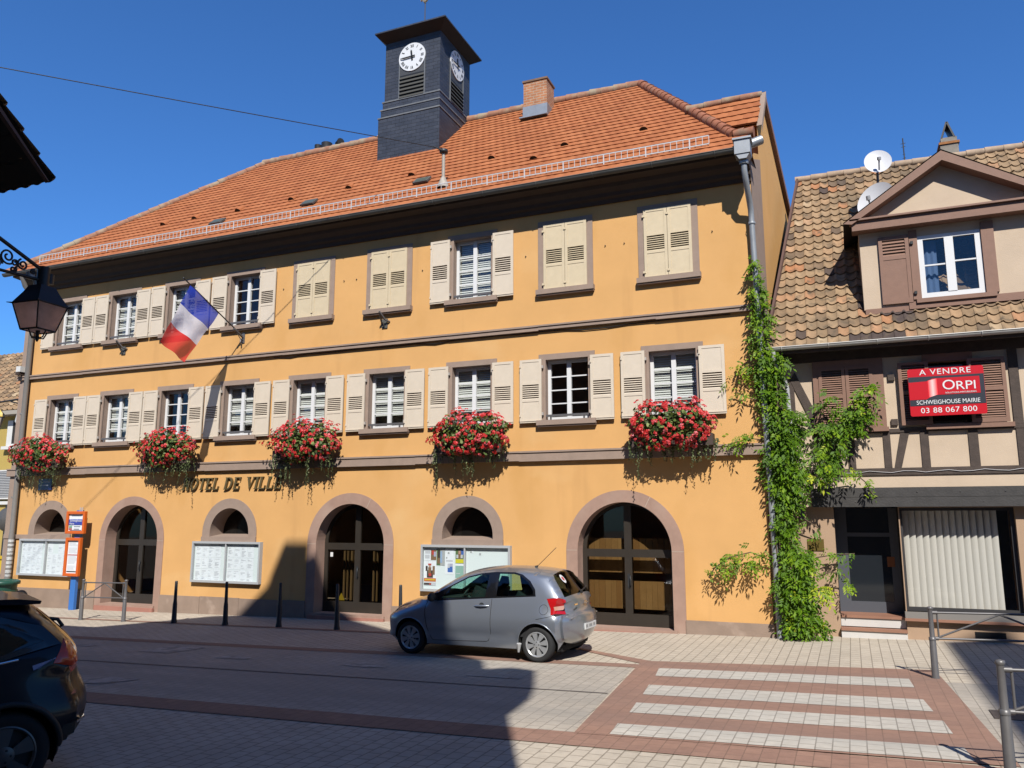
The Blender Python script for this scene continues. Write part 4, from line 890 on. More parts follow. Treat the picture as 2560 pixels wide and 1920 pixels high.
for i in range(9): mb.tube([(-1.1 + i * .9, -.13 + .075 * math.cos(R(a)), 5.865 + .075 * math.sin(R(a))) for a in range(180, 340, 20)], .011, 5)
g2 = mb.build('gutter', simple('bright_zinc', (.66, .64, .60), .45, var=.08, metal=.2), HT)
mb = MB(); mb.tube([(-1.27, -.13, 5.83), (-1.27, -.12, 5.66), (-1.24, .0, 5.45), (-1.10, .24, 5.22), (-1.06, .28, 5.05), (-1.02, .30, 2.9)], .048, 12); mb.build('downpipe', simple('speckled_zinc', (.60, .60, .58), .4, var=.35, scale=14, metal=.3), HT)
mb = MB(); mb.box(-.96, -.87, Yg - .08, Yg - .01, 2.36, 3.07); mb.build('pipe_guard', M['greymetal'], HT)
# windows of the upper floor: slatted brown shutters
def slat_shutter(x0, x1, z0, z1, y, name='shutter', parent=None):
    mb = MB(); s_ = .065; mb.box(x0, x0 + s_, y, y + .035, z0, z1); mb.box(x1 - s_, x1, y, y + .035, z0, z1); zm = (z0 + z1) / 2 + .02
    for a, b_ in ((z0, z0 + .09), (zm - .035, zm + .035), (z1 - .05, z1)): mb.box(x0 + s_, x1 - s_, y + .001, y + .034, a, b_)
    z = z0 + .10
    while z < z1 - .07:
        if not zm - .055 < z < zm + .03: mb.face([(x0 + s_, y + .002, z), (x1 - s_, y + .002, z), (x1 - s_, y + .03, z + .035), (x0 + s_, y + .03, z + .035)])
        z += .045
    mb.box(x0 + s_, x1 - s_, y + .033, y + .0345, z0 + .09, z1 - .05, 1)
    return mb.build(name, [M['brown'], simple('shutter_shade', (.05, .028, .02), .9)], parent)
for (a, b_, leaves, nm) in ((-.55, .78, ((-.44, .065), (.075, .58)), 1), (1.50, 2.93, ((1.045, 1.59), (2.26, 2.89)), 2)):
    mb = MB()
    if nm == 1: mb.box(a, -.44, Yu - .06, Yu, 4.19, 5.6); mb.box(.58, b_, Yu - .06, Yu, 4.19, 5.6); mb.box(-.44, .58, Yu - .055, Yu, 5.44, 5.6)
    else: mb.box(1.50, 1.58, Yu - .05, Yu, 4.19, 5.6); mb.box(2.29, 2.37, Yu - .05, Yu, 4.19, 5.6); mb.box(1.58, 2.29, Yu - .045, Yu, 5.44, 5.6)
    mb.box(a - .03, b_ + .03, Yu - .11, Yu, 4.105, 4.19)
    wf = mb.build('window', M['brown'], HT)
    for q in leaves: slat_shutter(q[0], q[1], 4.20, 5.45, Yu - .075 if nm == 1 else Yu - .12, 'shutter', wf)
    mb = MB(); mb.face([(a, Yu + .2, 4.2), (b_, Yu + .2, 4.2), (b_, Yu + .2, 5.5), (a, Yu + .2, 5.5)]); mb.build('pane', simple('dark_glass', (.012, .011, .010), .12), wf)
# shop front
mb = MB(); dx0, dx1, dz0, dz1, dy = -.32, .86, .5, 2.6, 1.15
mb.box(dx0, dx0 + .22, dy, dy + .06, dz0, dz1); mb.box(dx1 - .16, dx1, dy, dy + .06, dz0, dz1); mb.box(dx0 + .22, dx1 - .16, dy + .001, dy + .059, dz0, .72); mb.box(dx0 + .22, dx1 - .16, dy + .001, dy + .059, 2.02, 2.10)
dd = mb.build('shop_door', simple('grey_door_frame', (.10, .105, .125), .4), HT)
mb = MB(); mb.face([(dx0 + .2, dy + .03, .7), (dx1 - .14, dy + .03, .7), (dx1 - .14, dy + .03, 2.6), (dx0 + .2, dy + .03, 2.6)]); mb.build('pane', simple('smoked_glass', (.02, .024, .03), .05), dd)
mb = MB(); mb.box(.62, .76, dy - .01, dy - .002, 1.42, 1.62); mb.build('letter_slot', simple('orange_sticker', (.30, .09, .02), .6), dd)
for (z0, z1, y0, nm) in ((.29, .505, .56, 0), (-.1, .275, .40, 1)):
    mb = MB(); mb.box(-.315, .855, y0, 1.3, z0, z1 - .05); mb.box(-.318, .86, y0 - .03, 1.3, z1 - .05, z1, 1); mb.build('doorstep', [simple('white_riser', (.66, .63, .60), .6, var=.05), simple('red_tile_nose', (.34, .165, .105), .6, var=.1)], HT)
mb = MB(); x0, x1 = .88, 2.84
mb.box(x0, x0 + .05, .62, .68, .62, 2.6); mb.box(x1 - .07, x1, .62, .68, .62, 2.6); mb.box(x0, x1, .621, .679, .62, .70); mb.box(x0, x1, .621, .679, 2.54, 2.6)
sw_ = mb.build('shop_window', simple('dark_window_frame', (.05, .048, .05), .4), HT)
mb = MB(); mb.face([(x0, .66, .65), (x1, .66, .65), (x1, .66, 2.6), (x0, .66, 2.6)]); mb.build('pane', glass('shop_glass', (.92, .91, .88), .045), sw_)
mb = MB()
for i in range(14):
    xx = x0 + .03 + i * .118; mb.grid([[(xx + .128 * q, .86 - .075 * q - .012 * math.sin(3.14 * q), z) for q in (0, .25, .5, .75, 1)] for z in (.66, 2.56)], 0, .5, True)
mb.build('vertical_blind', simple('blind_fabric', (.95, .94, .90), .8), sw_)  # slats stop short; the dark gap at right stands in for shade on them
mb = MB(); mb.face([(x0 - .1, 1.3, .3), (x1 + .1, 1.3, .3), (x1 + .1, 1.3, 2.7), (x0 - .1, 1.3, 2.7)]); mb.build('inner_wall', M['void'], sw_)
mb = MB(); mb.box(.84, HX1, .40, .62, .50, .62); mb.box(.83, HX1, .38, .50, .455, .505, 1); mb.build('sill', [simple('grey_sill', (.24, .22, .20), .6), simple('red_tile_nose', (.3, .14, .09))], HT)
mb = MB(); mb.box(2.0, 2.5, Yg - .012, Yg, .19, .30); mb.build('vent_grate', M['black'], HT)
mb = MB(); mb.box(-.855, -.54, Yg - .02, Yg - .001, 1.745, 1.975); mb.build('brass_plaque', simple('dull_brass', (.20, .14, .035), .4, metal=.4, var=.1), HT)
# dormer
dyf = .42; mb = wall_holes(.53, 4.05, 6.62, 8.32, [rect(1.60, 2.72, 6.76, 8.06)], dyf, .16)
mb.face([(.53, dyf, 6.6), (.53, 2.6, 6.6), (.53, 2.6, 8.4), (.53, dyf, 8.4)]); mb.face([(4.05, dyf, 6.6), (4.05, 2.6, 6.6), (4.05, 2.6, 8.4), (4.05, dyf, 8.4)])
mb.face([(.5, dyf - .02, 8.46), (4.1, dyf - .02, 8.46), (2.12, dyf - .02, 9.52)])
dm = mb.build('dormer', M['beige'], HT)
mb = MB(); mb.box(.40, 4.25, dyf - .26, dyf + .05, 8.26, 8.46); mb.box(.36, 4.29, dyf - .32, dyf + .05, 8.462, 8.50); mb.build('cornice', M['brown'], dm)
ap = (2.14, 9.70); 
mb = MB()
for (xa, za) in ((.24, 8.42), (4.10, 8.50)):
    sgn = 1 if xa < 2 else -1; dxn = Vector((ap[0] - xa, ap[1] - za)).normalized(); nn = Vector((dxn.y, -dxn.x)) * (1 if sgn > 0 else -1) * .17
    mb.face([(xa, dyf - .32, za), (ap[0], dyf - .32, ap[1]), (ap[0], dyf - .32, ap[1] - .20), (xa + nn.x * sgn * 0 + .16 * sgn, dyf - .32, za - .03)])
    mb.face([(xa, dyf - .32, za), (ap[0], dyf - .32, ap[1]), (ap[0], dyf + 3.0, ap[1]), (xa, dyf + 3.0, za)], 1)
    mb.face([(xa + .16 * sgn, dyf - .32, za - .03), (ap[0], dyf - .32, ap[1] - .2), (ap[0], dyf, ap[1] - .2), (xa + .16 * sgn, dyf, za - .03)])
    mb.face([(xa, dyf - .33, za + .02), (ap[0], dyf - .33, ap[1] + .025), (ap[0], dyf + 3, ap[1] + .025), (xa, dyf + 3, za + .02)], 1)
mb.build('dormer_roof', [M['brown'], simple('dark_sheet_roof', (.05, .04, .035), .7)], dm)
mb = MB(); y0, y1 = dyf - .01, dyf + .05; a, b_, c_, d_ = 1.60, 2.72, 6.76, 8.06; f = .10
mb.box(a, a + f, y0, y1, c_, d_); mb.box(b_ - f, b_, y0, y1, c_, d_); mb.box(a + f, b_ - f, y0 + .001, y1, c_, c_ + f); mb.box(a + f, b_ - f, y0 + .001, y1, d_ - .08, d_); mb.box(2.08, 2.24, y0 - .01, y1, c_ + f, d_ - .08)
mb.box(a + f, 2.08, y0 + .01, y1 - .005, 7.42, 7.45); mb.box(2.24, b_ - f, y0 + .01, y1 - .005, 7.46, 7.49); dwf = mb.build('dormer_window', M['white'], dm)
mb = MB(); mb.face([(a, dyf + .03, c_), (b_, dyf + .03, c_), (b_, dyf + .03, d_), (a, dyf + .03, d_)]); mb.build('pane', M['pane'], dm)
mb = MB(); mb.grid([[(a + .10 + .028 * i, dyf + .2 + .02 * math.sin(i * 1.7), z) for i in range(10)] for z in (6.8, 8.0)]); mb.build('pane_backing', simple('blue_reflection', (.10, .17, .33), .9), dm)  # blue sheet stands in for the reflection in the left pane
mb = MB(); mb.box(1.36, 4.05, dyf - .05, dyf, 6.55, 6.70); mb.box(.55, 1.45, dyf - .03, dyf, 6.52, 6.63); mb.box(1.50, 2.9, dyf - .09, dyf, 6.66, 6.745); mb.box(2.73, 2.95, dyf - .05, dyf, 6.745, 8.2); mb.box(1.45, 1.60, dyf - .04, dyf, 6.745, 8.2); mb.build('dormer_trim', M['brown'], dm)
mb = MB(); x0, x1, z0, z1 = .88, 1.44, 6.69, 8.12; yy = dyf - .06
mb.box(x0, x0 + .07, yy, yy + .035, z0, z1); mb.box(x1 - .07, x1, yy, yy + .035, z0, z1); mb.box(x0 + .07, x1 - .07, yy + .001, yy + .034, z0, z0 + .1); mb.box(x0 + .07, x1 - .07, yy + .001, yy + .034, z1 - .08, z1); mb.box(x0 + .07, x1 - .07, yy + .001, yy + .034, 7.62, 7.70); mb.box(x0 + .07, x1 - .07, yy + .01, yy + .03, z0 + .1, 7.62)
for i in range(5): zz = 7.70 + i * .067; mb.face([(x0 + .07, yy, zz), (x1 - .07, yy, zz), (x1 - .07, yy + .03, zz + .045), (x0 + .07, yy + .03, zz + .045)])
for zz in (6.85, 7.9): mb.box(x1 + .03, x1 + .08, yy - .02, yy + .05, zz, zz + .06, 1)
mb.build('dormer_shutter', [M['brown'], M['black']], dm)
# chimney
mb = MB(); mb.box(2.66, 3.06, 4.3, 4.75, 10.6, 11.62); mb.box(2.63, 3.09, 4.27, 4.78, 11.62, 11.68, 1); mb.box(2.68, 3.04, 4.3, 4.75, 11.68, 11.80); c2 = mb.build('chimney', [simple('grey_chimney_render', (.27, .24, .20), .9, var=.25, scale=5), simple('rusty_band', (.36, .15, .05), .9, var=.2, scale=8)], HT)
mb = MB(); 
for s_ in (-1, 1): mb.box(-.02, .02, 4.3, 4.75, 0, .45, mat=Matrix.Translation((2.845 + s_ * .145, 0, 11.79)) @ Matrix.Rotation(R(-18 * s_), 4, 'Y'))
mb.build('chimney_hood', M['black'], c2)
# sign hung on the shutters
SG = thing('for_sale_sign', 'red and grey for sale board hung across the open brown shutters', 'sign', (1.86, .12, 4.82))
sx0, sx1, sz0, sz1, sy = 1.20, 2.50, 4.345, 5.275, .10
red = simple('sign_red', (.62, .012, .022), .3, coat=.3); navy = simple('sign_grey', (.045, .05, .062), .3, coat=.3)
def rr_(x0, x1, z0, z1, r=.04): return arc(x1 - r, z0 + r, r, -90, 0, 5) + arc(x1 - r, z1 - r, r, 0, 90, 5) + arc(x0 + r, z1 - r, r, 90, 180, 5) + arc(x0 + r, z0 + r, r, 180, 270, 5)
mb = MB(); mb.prism(rr_(sx0, sx1, sz0, sz1), sy, sy + .04); mb.build('panel', red, SG)
mb = MB(); mb.prism(rect(sx0 + .005, sx1 - .004, 4.545, 5.115), sy - .004, sy); mb.build('grey_field', navy, SG)
mb = MB(); mb.prism([(sx0 + .006, 4.665), (1.50, 4.665), (1.62, 4.745), (2.42, 4.745), (2.42, 5.07), (1.63, 5.07), (1.52, 5.02), (sx0 + .006, 5.01)], sy - .008, sy - .004); mb.build('red_field', red, SG)
mb = MB(); mb.face([(1.54, sy - .009, 4.70), (1.70, sy - .009, 4.75), (1.70, sy - .009, 5.065), (1.54, sy - .009, 5.03)])
gm = mat('sign_gradient', (.5, .1, .1), .3); n_ = gm.node_tree.nodes; l_ = gm.node_tree.links  # red to pale to red across the printed fold
tc = n_.new('ShaderNodeNewGeometry'); sx_ = n_.new('ShaderNodeSeparateXYZ'); mr_ = n_.new('ShaderNodeMapRange'); mr_.inputs['From Min'].default_value = 1.54; mr_.inputs['From Max'].default_value = 1.70
l_.new(tc.outputs['Position'], sx_.inputs[0]); l_.new(sx_.outputs[0], mr_.inputs['Value']); cr_ = n_.new('ShaderNodeValToRGB'); l_.new(mr_.outputs[0], cr_.inputs[0])
e_ = cr_.color_ramp.elements; e_[0].color = (.62, .012, .022, 1); e_[1].color = (.62, .012, .022, 1); q_ = e_.new(.5); q_.color = (.62, .42, .40, 1); l_.new(cr_.outputs[0], n_['Principled BSDF'].inputs['Base Color'])
mb.build('printed_fold', gm, SG)
wt = simple('sign_white', (.85, .85, .85), .4)
text('A VENDRE', .155, wt, SG, (1.85, sy - .003, 5.195), FR, space=1.12, sx=1.12)
text('O', .27, wt, SG, (1.895, sy - .012, 4.92), FR, sx=1.05, ext=.003); text('RPI', .235, wt, SG, (2.185, sy - .012, 4.90), FR, sx=1.12, ext=.003)
text('SOLUTIONS IMMOBILIERES', .044, wt, SG, (2.09, sy - .012, 4.775), FR, sx=1.0)
text('SCHWEIGHOUSE MAIRIE', .115, wt, SG, (1.86, sy - .006, 4.605), FR, sx=.86)
text('03 88 067 800', .145, wt, SG, (1.86, sy - .003, 4.445), FR, space=1.05, sx=1.08)
# satellite dishes and aerial
def dish(c, aim, r, label, mast, feed):
    T_ = thing('satellite_dish', label, 'satellite dish', c, 'satellite dishes on the old roof'); q = Vector(aim).to_track_quat('Z', 'Y').to_matrix().to_4x4(); mt = Matrix.Translation(c) @ q
    mb = MB(); rows = [[mt @ Vector((r * f * math.cos(2 * math.pi * k / 32), r * f * 1.08 * math.sin(2 * math.pi * k / 32), .16 * r * f * f * 1.3)) for k in range(33)] for f in (0.001, .25, .5, .75, .97, 1.0)]
    mb.grid(rows); mb.build('reflector', simple('dish_white', (.70, .70, .72), .4, var=.03), T_)
    mb = MB(); mb.tube(mast, .028, 8); mb.build('mast', M['greymetal'], T_)
    mb = MB(); mb.tube([mt @ Vector((0, -r * 1.0, .1)), mt @ Vector((0, -r * .35, r * .9))], .018, 6); mb.tube([mt @ Vector((0, -r * .42, r * .85)), mt @ Vector((0, -r * .22, r * .95))], .045, 8); mb.build('feed_arm', simple('dish_arm', (.35, .35, .36), .5), T_)
dish((1.08, 1.9, 10.40), (.06, -1, .28), .29, 'round white satellite dish standing against the sky above the ridge', [(1.07, 2.05, 10.4), (1.06, 2.1, 9.9), (1.05, 2.0, 9.3)], 1)
dish((1.0, 1.75, 9.42), (-.55, -1, .35), .42, 'larger grey satellite dish half hidden behind the dormer gable', [(1.05, 1.95, 9.9), (1.05, 1.95, 9.0), (1.05, 1.95, 8.6)], 1)
mb = MB(); mb.tube([(1.87, 4.6, 11.0), (1.86, 4.6, 12.1)], .015, 6); [mb.tube([(1.86 - q, 4.6, z), (1.86 + q, 4.6, z + .01)], .008, 4) for q, z in ((.05, 11.86), (.06, 11.95), (.03, 11.65), (.04, 11.55))]
tag(mb.build('roof_aerial', M['iron']), 'thin dark aerial behind the old pantiled ridge', 'aerial')
# ---------------------------------------------------------------- creeper
npr = np.random.default_rng(12)
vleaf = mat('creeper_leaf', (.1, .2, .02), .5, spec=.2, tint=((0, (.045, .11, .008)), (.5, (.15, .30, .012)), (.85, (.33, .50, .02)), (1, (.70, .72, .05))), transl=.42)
VT = thing('climbing_creeper', 'bright green leafy creeper climbing the downpipe between the town hall and the timbered house', 'climbing plant', (-1.25, -.1, .08))
lf, st = MB(), MB()
def sprig(c, d, L, n, t0):
    # compound leaf: pairs of leaflets along a drooping stalk
    c = Vector(c); d = Vector(d).normalized(); sd_ = d.cross(Vector((0, -1, .3))).normalized(); up_ = Vector((0, -.75, .66)) + Vector(npr.normal(0, .25, 3))
    for i in range(n):
        f = (i + 1) / n; p_ = c + d * L * f + Vector((0, 0, -.45 * L * f * f))
        for s_ in ((-1, 1) if i < n - 1 else (0,)):
            a = (sd_ * s_ + d * .5).normalized() if s_ else d; l_ = L * .46; w_ = l_ * .42; b_ = up_.cross(a).normalized(); t = min(1, max(0, t0 + npr.normal(0, .1)))
            q = p_ + a * l_ * .5 + Vector((0, 0, -l_ * .15)); lf.face([p_, q + b_ * w_ * .5, p_ + a * l_ + Vector((0, 0, -l_ * .4)), q - b_ * w_ * .5], 0, t)
def clump(c, r, n, t=.45):
    for _ in range(n):
        d = Vector(npr.normal(0, 1, 3)); d = d.normalized() * npr.uniform(.2, 1) ** .5
        p_ = Vector(c) + Vector((d.x * r[0], d.y * r[1], d.z * r[2]))
        if p_.y > .30: p_.y = .3
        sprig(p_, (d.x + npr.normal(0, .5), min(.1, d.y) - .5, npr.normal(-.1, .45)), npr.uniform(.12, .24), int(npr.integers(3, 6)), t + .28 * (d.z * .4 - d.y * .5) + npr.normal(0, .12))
def runner(pts, n, spread, t=.5):
    pts = [Vector(q) for q in pts]; st.tube(pts, [.012] * len(pts), 5)
    for _ in range(n):
        k = npr.integers(0, len(pts) - 1); p_ = pts[k].lerp(pts[k + 1], npr.random()) + Vector(npr.normal(0, spread, 3)) * Vector((1, .5, 1))
        sprig(p_, npr.normal(0, .6, 3) + np.array([0, -.4, -.2]), npr.uniform(.10, .20), int(npr.integers(3, 6)), t + npr.normal(0, .15))
for x0, dx, ph in ((-1.45, .05, 0), (-1.30, .08, 1.3), (-1.20, .06, 2.6)):
    st.tube([(x0 + dx * math.sin(z * 1.3 + ph), -.12 + .05 * math.cos(z * 1.7 + ph), z) for z in np.arange(0, 7.4 if ph == 0 else 5.6, .3)], .022, 6)
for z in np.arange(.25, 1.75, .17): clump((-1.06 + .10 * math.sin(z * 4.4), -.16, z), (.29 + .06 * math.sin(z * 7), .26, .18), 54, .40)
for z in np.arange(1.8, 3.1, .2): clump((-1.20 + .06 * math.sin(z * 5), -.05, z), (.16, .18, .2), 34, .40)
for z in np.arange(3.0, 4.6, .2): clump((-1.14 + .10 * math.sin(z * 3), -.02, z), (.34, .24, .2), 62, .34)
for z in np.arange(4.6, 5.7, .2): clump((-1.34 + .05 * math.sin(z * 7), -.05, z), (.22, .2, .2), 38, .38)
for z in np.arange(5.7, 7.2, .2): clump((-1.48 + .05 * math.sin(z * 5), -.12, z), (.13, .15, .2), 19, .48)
for z in np.arange(7.2, 8.0, .2): clump((-1.56, -.14, z), (.07, .1, .18), 7, .55)
clump((-.55, -.1, 3.35), (.38, .2, .22), 50, .45); clump((-.35, .05, 3.75), (.35, .2, .2), 36, .4)
clump((-.15, .12, 4.15), (.42, .2, .18), 70, .40); clump((.20, .12, 4.45), (.34, .18, .22), 64, .45); clump((.45, .12, 4.85), (.2, .15, .25), 24, .6)
clump((-.30, .12, 4.75), (.12, .12, .28), 14, .42)
runner([(-1.5, -.15, 1.55), (-1.9, -.2, 1.72), (-2.3, -.25, 1.62), (-2.62, -.25, 1.40), (-2.75, -.22, 1.2)], 34, .06, .5); clump((-2.0, -.2, 1.55), (.32, .15, .13), 20, .62); clump((-2.35, -.2, 1.3), (.2, .12, .12), 8, .5)
runner([(-1.5, -.12, 5.35), (-1.75, -.15, 5.55), (-1.95, -.15, 5.45), (-2.05, -.15, 5.2)], 22, .08, .6)
runner([(-1.4, -.12, 3.95), (-1.75, -.18, 4.0), (-2.05, -.18, 3.95), (-2.25, -.2, 3.9)], 34, .06, .6)
runner([(-1.45, -.12, 4.75), (-1.8, -.13, 4.85), (-2.05, -.12, 5.0)], 8, .05, .55)
runner([(-.7, .1, 1.25), (-.45, .2, 1.35), (-.2, .25, 1.28), (-.1, .25, 1.1)], 20, .05, .55); runner([(-.7, .2, 1.62), (-.35, .3, 1.68), (.02, .35, 1.7)], 10, .03, .55)
runner([(-.2, .1, 3.3), (.1, .15, 3.3), (.3, .18, 3.1), (.42, .18, 2.85)], 22, .06, .62); runner([(-.9, .2, 2.4), (-.62, .28, 2.2), (-.6, .3, 1.95)], 8, .04, .4)
clump((-1.0, -.1, .45), (.30, .22, .12), 22, .8); clump((-.75, -.2, .95), (.3, .2, .16), 22, .75); clump((-.62, .0, 3.15), (.16, .15, .1), 12, .9)
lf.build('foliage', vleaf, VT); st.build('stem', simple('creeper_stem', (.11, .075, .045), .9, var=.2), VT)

# ---------------------------------------------------------------- far left: mustard house, mirror, post box, bin
YH = thing('mustard_house', 'mustard yellow house with a pantiled hipped roof and grey shutters beyond the left corner', 'house', (-32, 4, -.3))
mb = MB(); mb.box(-40, -28.6, 3.6, 14, -.6, 6.55); mb.build('wall', M['yellowhouse'], YH)
mb = MB(); tiles(mb, 3.2, 6.45, .9, 5.0, lambda s: lerp(-41, -37, s / 5), lambda s: lerp(-27.9, -30.2, s / 2.0) if s < 2 else -30.2 - (s - 2) * .8, .34, .3, .04, .05, 'pan', 41); mb.face([(-27.9, 3.2, 6.42), (-27.9, 14, 6.42), (-32, 8, 10), (-30.2, 4.6, 7.75)], 1)
mb.face([(-41, 3.22, 6.40), (-27.9, 3.22, 6.40), (-31, 6.9, 9.6), (-37, 6.9, 9.6)], 2)
mb.build('roof', [M['oldroof'], simple('red_roof_side', (.33, .13, .075), .9, var=.25, scale=8), simple('roof_underlay2', (.1, .07, .05))], YH)
mb = MB(); mb.box(-41, -27.9, 3.15, 3.6, 6.28, 6.43); mb.build('eave_board', simple('pale_eave', (.40, .36, .30), .8), YH)
mb = MB(); mb.box(-29.75, -28.95, 3.52, 3.62, 5.10, 6.1); mb.box(-29.85, -28.9, 3.40, 3.6, 4.98, 5.10); mb.box(-29.45, -28.95, 3.515, 3.55, 5.2, 6.1, 1); mb.build('window', [M['dirtywhite'], M['void']], YH)
mb = MB(); mb.box(-29.95, -29.12, 3.45, 3.55, 3.1, 4.2)
for i in range(16): mb.box(-29.9, -29.2, 3.43, 3.452, 3.18 + i * .063, 3.205 + i * .063, 1)
mb.build('shutter', [M['dirtywhite'], simple('grey_slat', (.22, .22, .23), .7)], YH)
mb = MB(); mb.box(-31, -28.7, 3.5, 3.6, 2.9, 3.02); mb.box(-29.3, -28.7, 3.45, 3.6, -.5, 2.9, 1); mb.build('trim', [M['dirtywhite'], simple('dark_shopfront', (.03, .025, .022), .4)], YH)
mb = MB(); mb.tube([(-29.9, 4.6, 7.6), (-29.55, 4.6, 9.85)], .025, 6); mb.tube([(-29.9, 4.6, 10.25), (-29.2, 4.6, 10.1)], .018, 5); [mb.tube([(-29.85 + i * .15, 4.5 - .2, 10.24 - i * .03), (-29.85 + i * .15, 4.7 + .2, 10.24 - i * .03)], .01, 4) for i in range(5)]; mb.tube([(-29.55, 4.6, 9.85), (-29.5, 4.6, 10.2)], .02, 5); mb.tube([(-29.4, 4.6, 9.9), (-29.9, 4.6, 10.0), (-30.1, 4.6, 10.3)], .015, 5)
tag(mb.build('roof_aerial', simple('grey_aerial', (.30, .31, .34), .5)), 'pale aerial on the roof of the mustard yellow house at the far left', 'aerial')
mb = MB(); mb.lathe([(.0, .12), (.14, .05), (.16, 0)], (-29.85, 4.62, 7.85), n=10); mb.build('chimney_pot', M['dirtywhite'], YH)
# small wall lamp on a scrolled bracket at the left corner
SL_ = thing('wall_lamp', 'small wall lamp with a yellow cap on a dark scrolled bracket at the left corner', 'lamp', (-24.3, .35, 6.2))
mb = MB(); mb.box(-24.32, -24.27, .32, .42, 5.95, 6.3); mb.tube([(-24.3, .37, 6.25), (-26.2, .55, 6.2)], .03, 6); mb.tube([(-24.3, .37, 6.0), (-24.7, .4, 6.06), (-25.3, .46, 6.18)], .022, 6); mb.tube([(-24.55 + .12 * math.cos(t) * (1 - t / 14), .39, 6.10 + .1 * math.sin(t) * (1 - t / 14)) for t in np.arange(0, 12, .5)], .014, 5); mb.build('bracket', M['black'], SL_)
mb = MB(); mb.lathe([(.05, .3), (.26, .12), (.28, 0)], (-26.05, .55, 5.72), n=4); mb.build('cap', simple('yellow_cap', (.62, .42, .03), .5), SL_)
mb = MB(); mb.lathe([(.24, 0), (.14, -.5), (0, -.52)], (-26.05, .55, 5.72), n=4); mb.build('glass', simple('lamp_glass', (.42, .36, .33), .4), SL_)
mb = MB(); mb.tube([(-24.4, .2, 5.85), (-24.42, .15, 5.45), (-24.4, .2, 5.3)], [.09, .1, .05], 8); mb.box(-24.45, -24.3, .1, .3, 5.82, 5.88); mb.tube([(-24.3, .05, 9.2), (-24.28, .02, 5.3)], .015, 5); mb.build('junction', M['dirtywhite'], SL_)
mb = MB(); mb.box(-24.22, -24.02, -.24, -.03, 6.98, 7.16); mb.box(-24.2, -24.05, -.26, -.06, 6.88, 6.98, 1); tag(mb.build('alarm_box', [M['dirtywhite'], M['eavewood']]), 'small white box fixed to the left corner above the upper string course', 'alarm box')
# traffic mirror
TM = thing('traffic_mirror', 'round grey traffic mirror seen from behind at the far left', 'traffic mirror', (-25.6, .9, -.3))
mb = MB(); mb.lathe([(0, -.12), (.2, -.1), (.36, 0), (.38, .03), (.34, .05)], (-25.66, .9, 2.35), 'y', 24); mb.build('dish', simple('mirror_back', (.10, .095, .09), .5, var=.2, scale=8), TM)
mb = MB(); mb.tube([(-25.66, 1.0, -.4), (-25.66, 1.0, 2.4)], .045, 8); mb.build('post', M['zinc_pipe'], TM)
# post box
PB = thing('post_box', 'yellow post box behind the green bin at the left edge', 'post box', (-25.4, .3, -.25))
mb = MB(); ye = simple('post_yellow', (.72, .50, .015), .4); mb.box(-25.15, -24.45, .1, .5, .66, 1.14); mb.prism([(-25.18, 1.14), (-24.42, 1.14), (-24.46, 1.21), (-25.13, 1.21)], .06, .52); bo = mb.build('body', ye, PB); mod = bo.modifiers.new('bevel', 'BEVEL'); mod.width = .03; mod.segments = 2
mb = MB(); mb.box(-25.05, -24.6, .085, .10, 1.03, 1.06); mb.box(-24.9, -24.72, .09, .1, .78, .92, 1); mb.build('slot', [M['black'], simple('navy_mark', (.02, .03, .10), .5)], PB)
mb = MB(); mb.box(-24.9, -24.7, .25, .4, -.4, .66); mb.build('stand', M['zinc_dark'], PB)
mb = MB(); mb.tube([(-24.66, .55, -.4), (-24.66, .55, 1.36)], .05, 8); mb.box(-24.76, -24.56, .48, .58, 1.34, 1.54, 1); tag(mb.build('marker_post', [M['dirtywhite'], simple('red_marker', (.6, .03, .03), .5)]), 'short white post with a red marker behind the yellow post box', 'marker post')
# green bin
GB = thing('litter_bin', 'dark green round litter bin standing below the left downpipe', 'litter bin', (-23.05, -.8, gz(-23.05)))
gr = simple('bin_green', (.018, .085, .06), .4); mb = MB(); mb.lathe([(.36, 0), (.40, .72)], (-23.05, -.8, gz(-23.05)), n=28); mb.lathe([(.415, .27), (.43, .29), (.42, .32)], (-23.05, -.8, gz(-23.05)), n=28); mb.lathe([(.41, .5), (.43, .52), (.415, .55)], (-23.05, -.8, gz(-23.05)), n=28); mb.build('drum', gr, GB)
mb = MB(); mb.lathe([(.40, .70), (.47, .72), (.47, .80), (.40, .84), (.30, .84), (.28, .5)], (-23.05, -.8, gz(-23.05)), n=28); mb.build('rim', gr, GB)

# ---------------------------------------------------------------- left: house corner with eave and hanging lantern
NH = thing('neighbour_house', 'dark overhanging roof corner of a house at the left edge of the picture', 'house', (-14, -13, 0))
ex, eyy, ezz = -10.10, -9.82, 7.13
mb = MB(); mb.box(-26, -10.45, -17.8, -10.75, -.6, 7.0)
mb.face([(-10.45, -10.75, 7.0), (-10.45, -14.3, 11.0), (-10.45, -17.8, 7.0)]); mb.build('wall', simple('dark_render', (.22, .19, .16), .9, var=.1), NH)
mb = MB(); s2 = (11.3 - ezz) / (14.3 + eyy); LL = (14.3 + eyy) * math.hypot(1, s2)
tiles(mb, eyy, ezz, s2, LL, lambda s: -26, lambda s: ex, .36, .24, .04, .06, 'pan', 51, dirn=-1)
mb.face([(-26, eyy, ezz - .02), (ex, eyy, ezz - .02), (ex, -14.3, 11.28), (-26, -14.3, 11.28)], 1); mb.face([(-26, -14.3, 11.28), (ex, -14.3, 11.28), (ex, -18.6, 7.0), (-26, -18.6, 7.0)], 1)
mb.build('roof', [M['oldroof'], simple('dark_soffit', (.035, .028, .024), .9)], NH)
mb = MB()
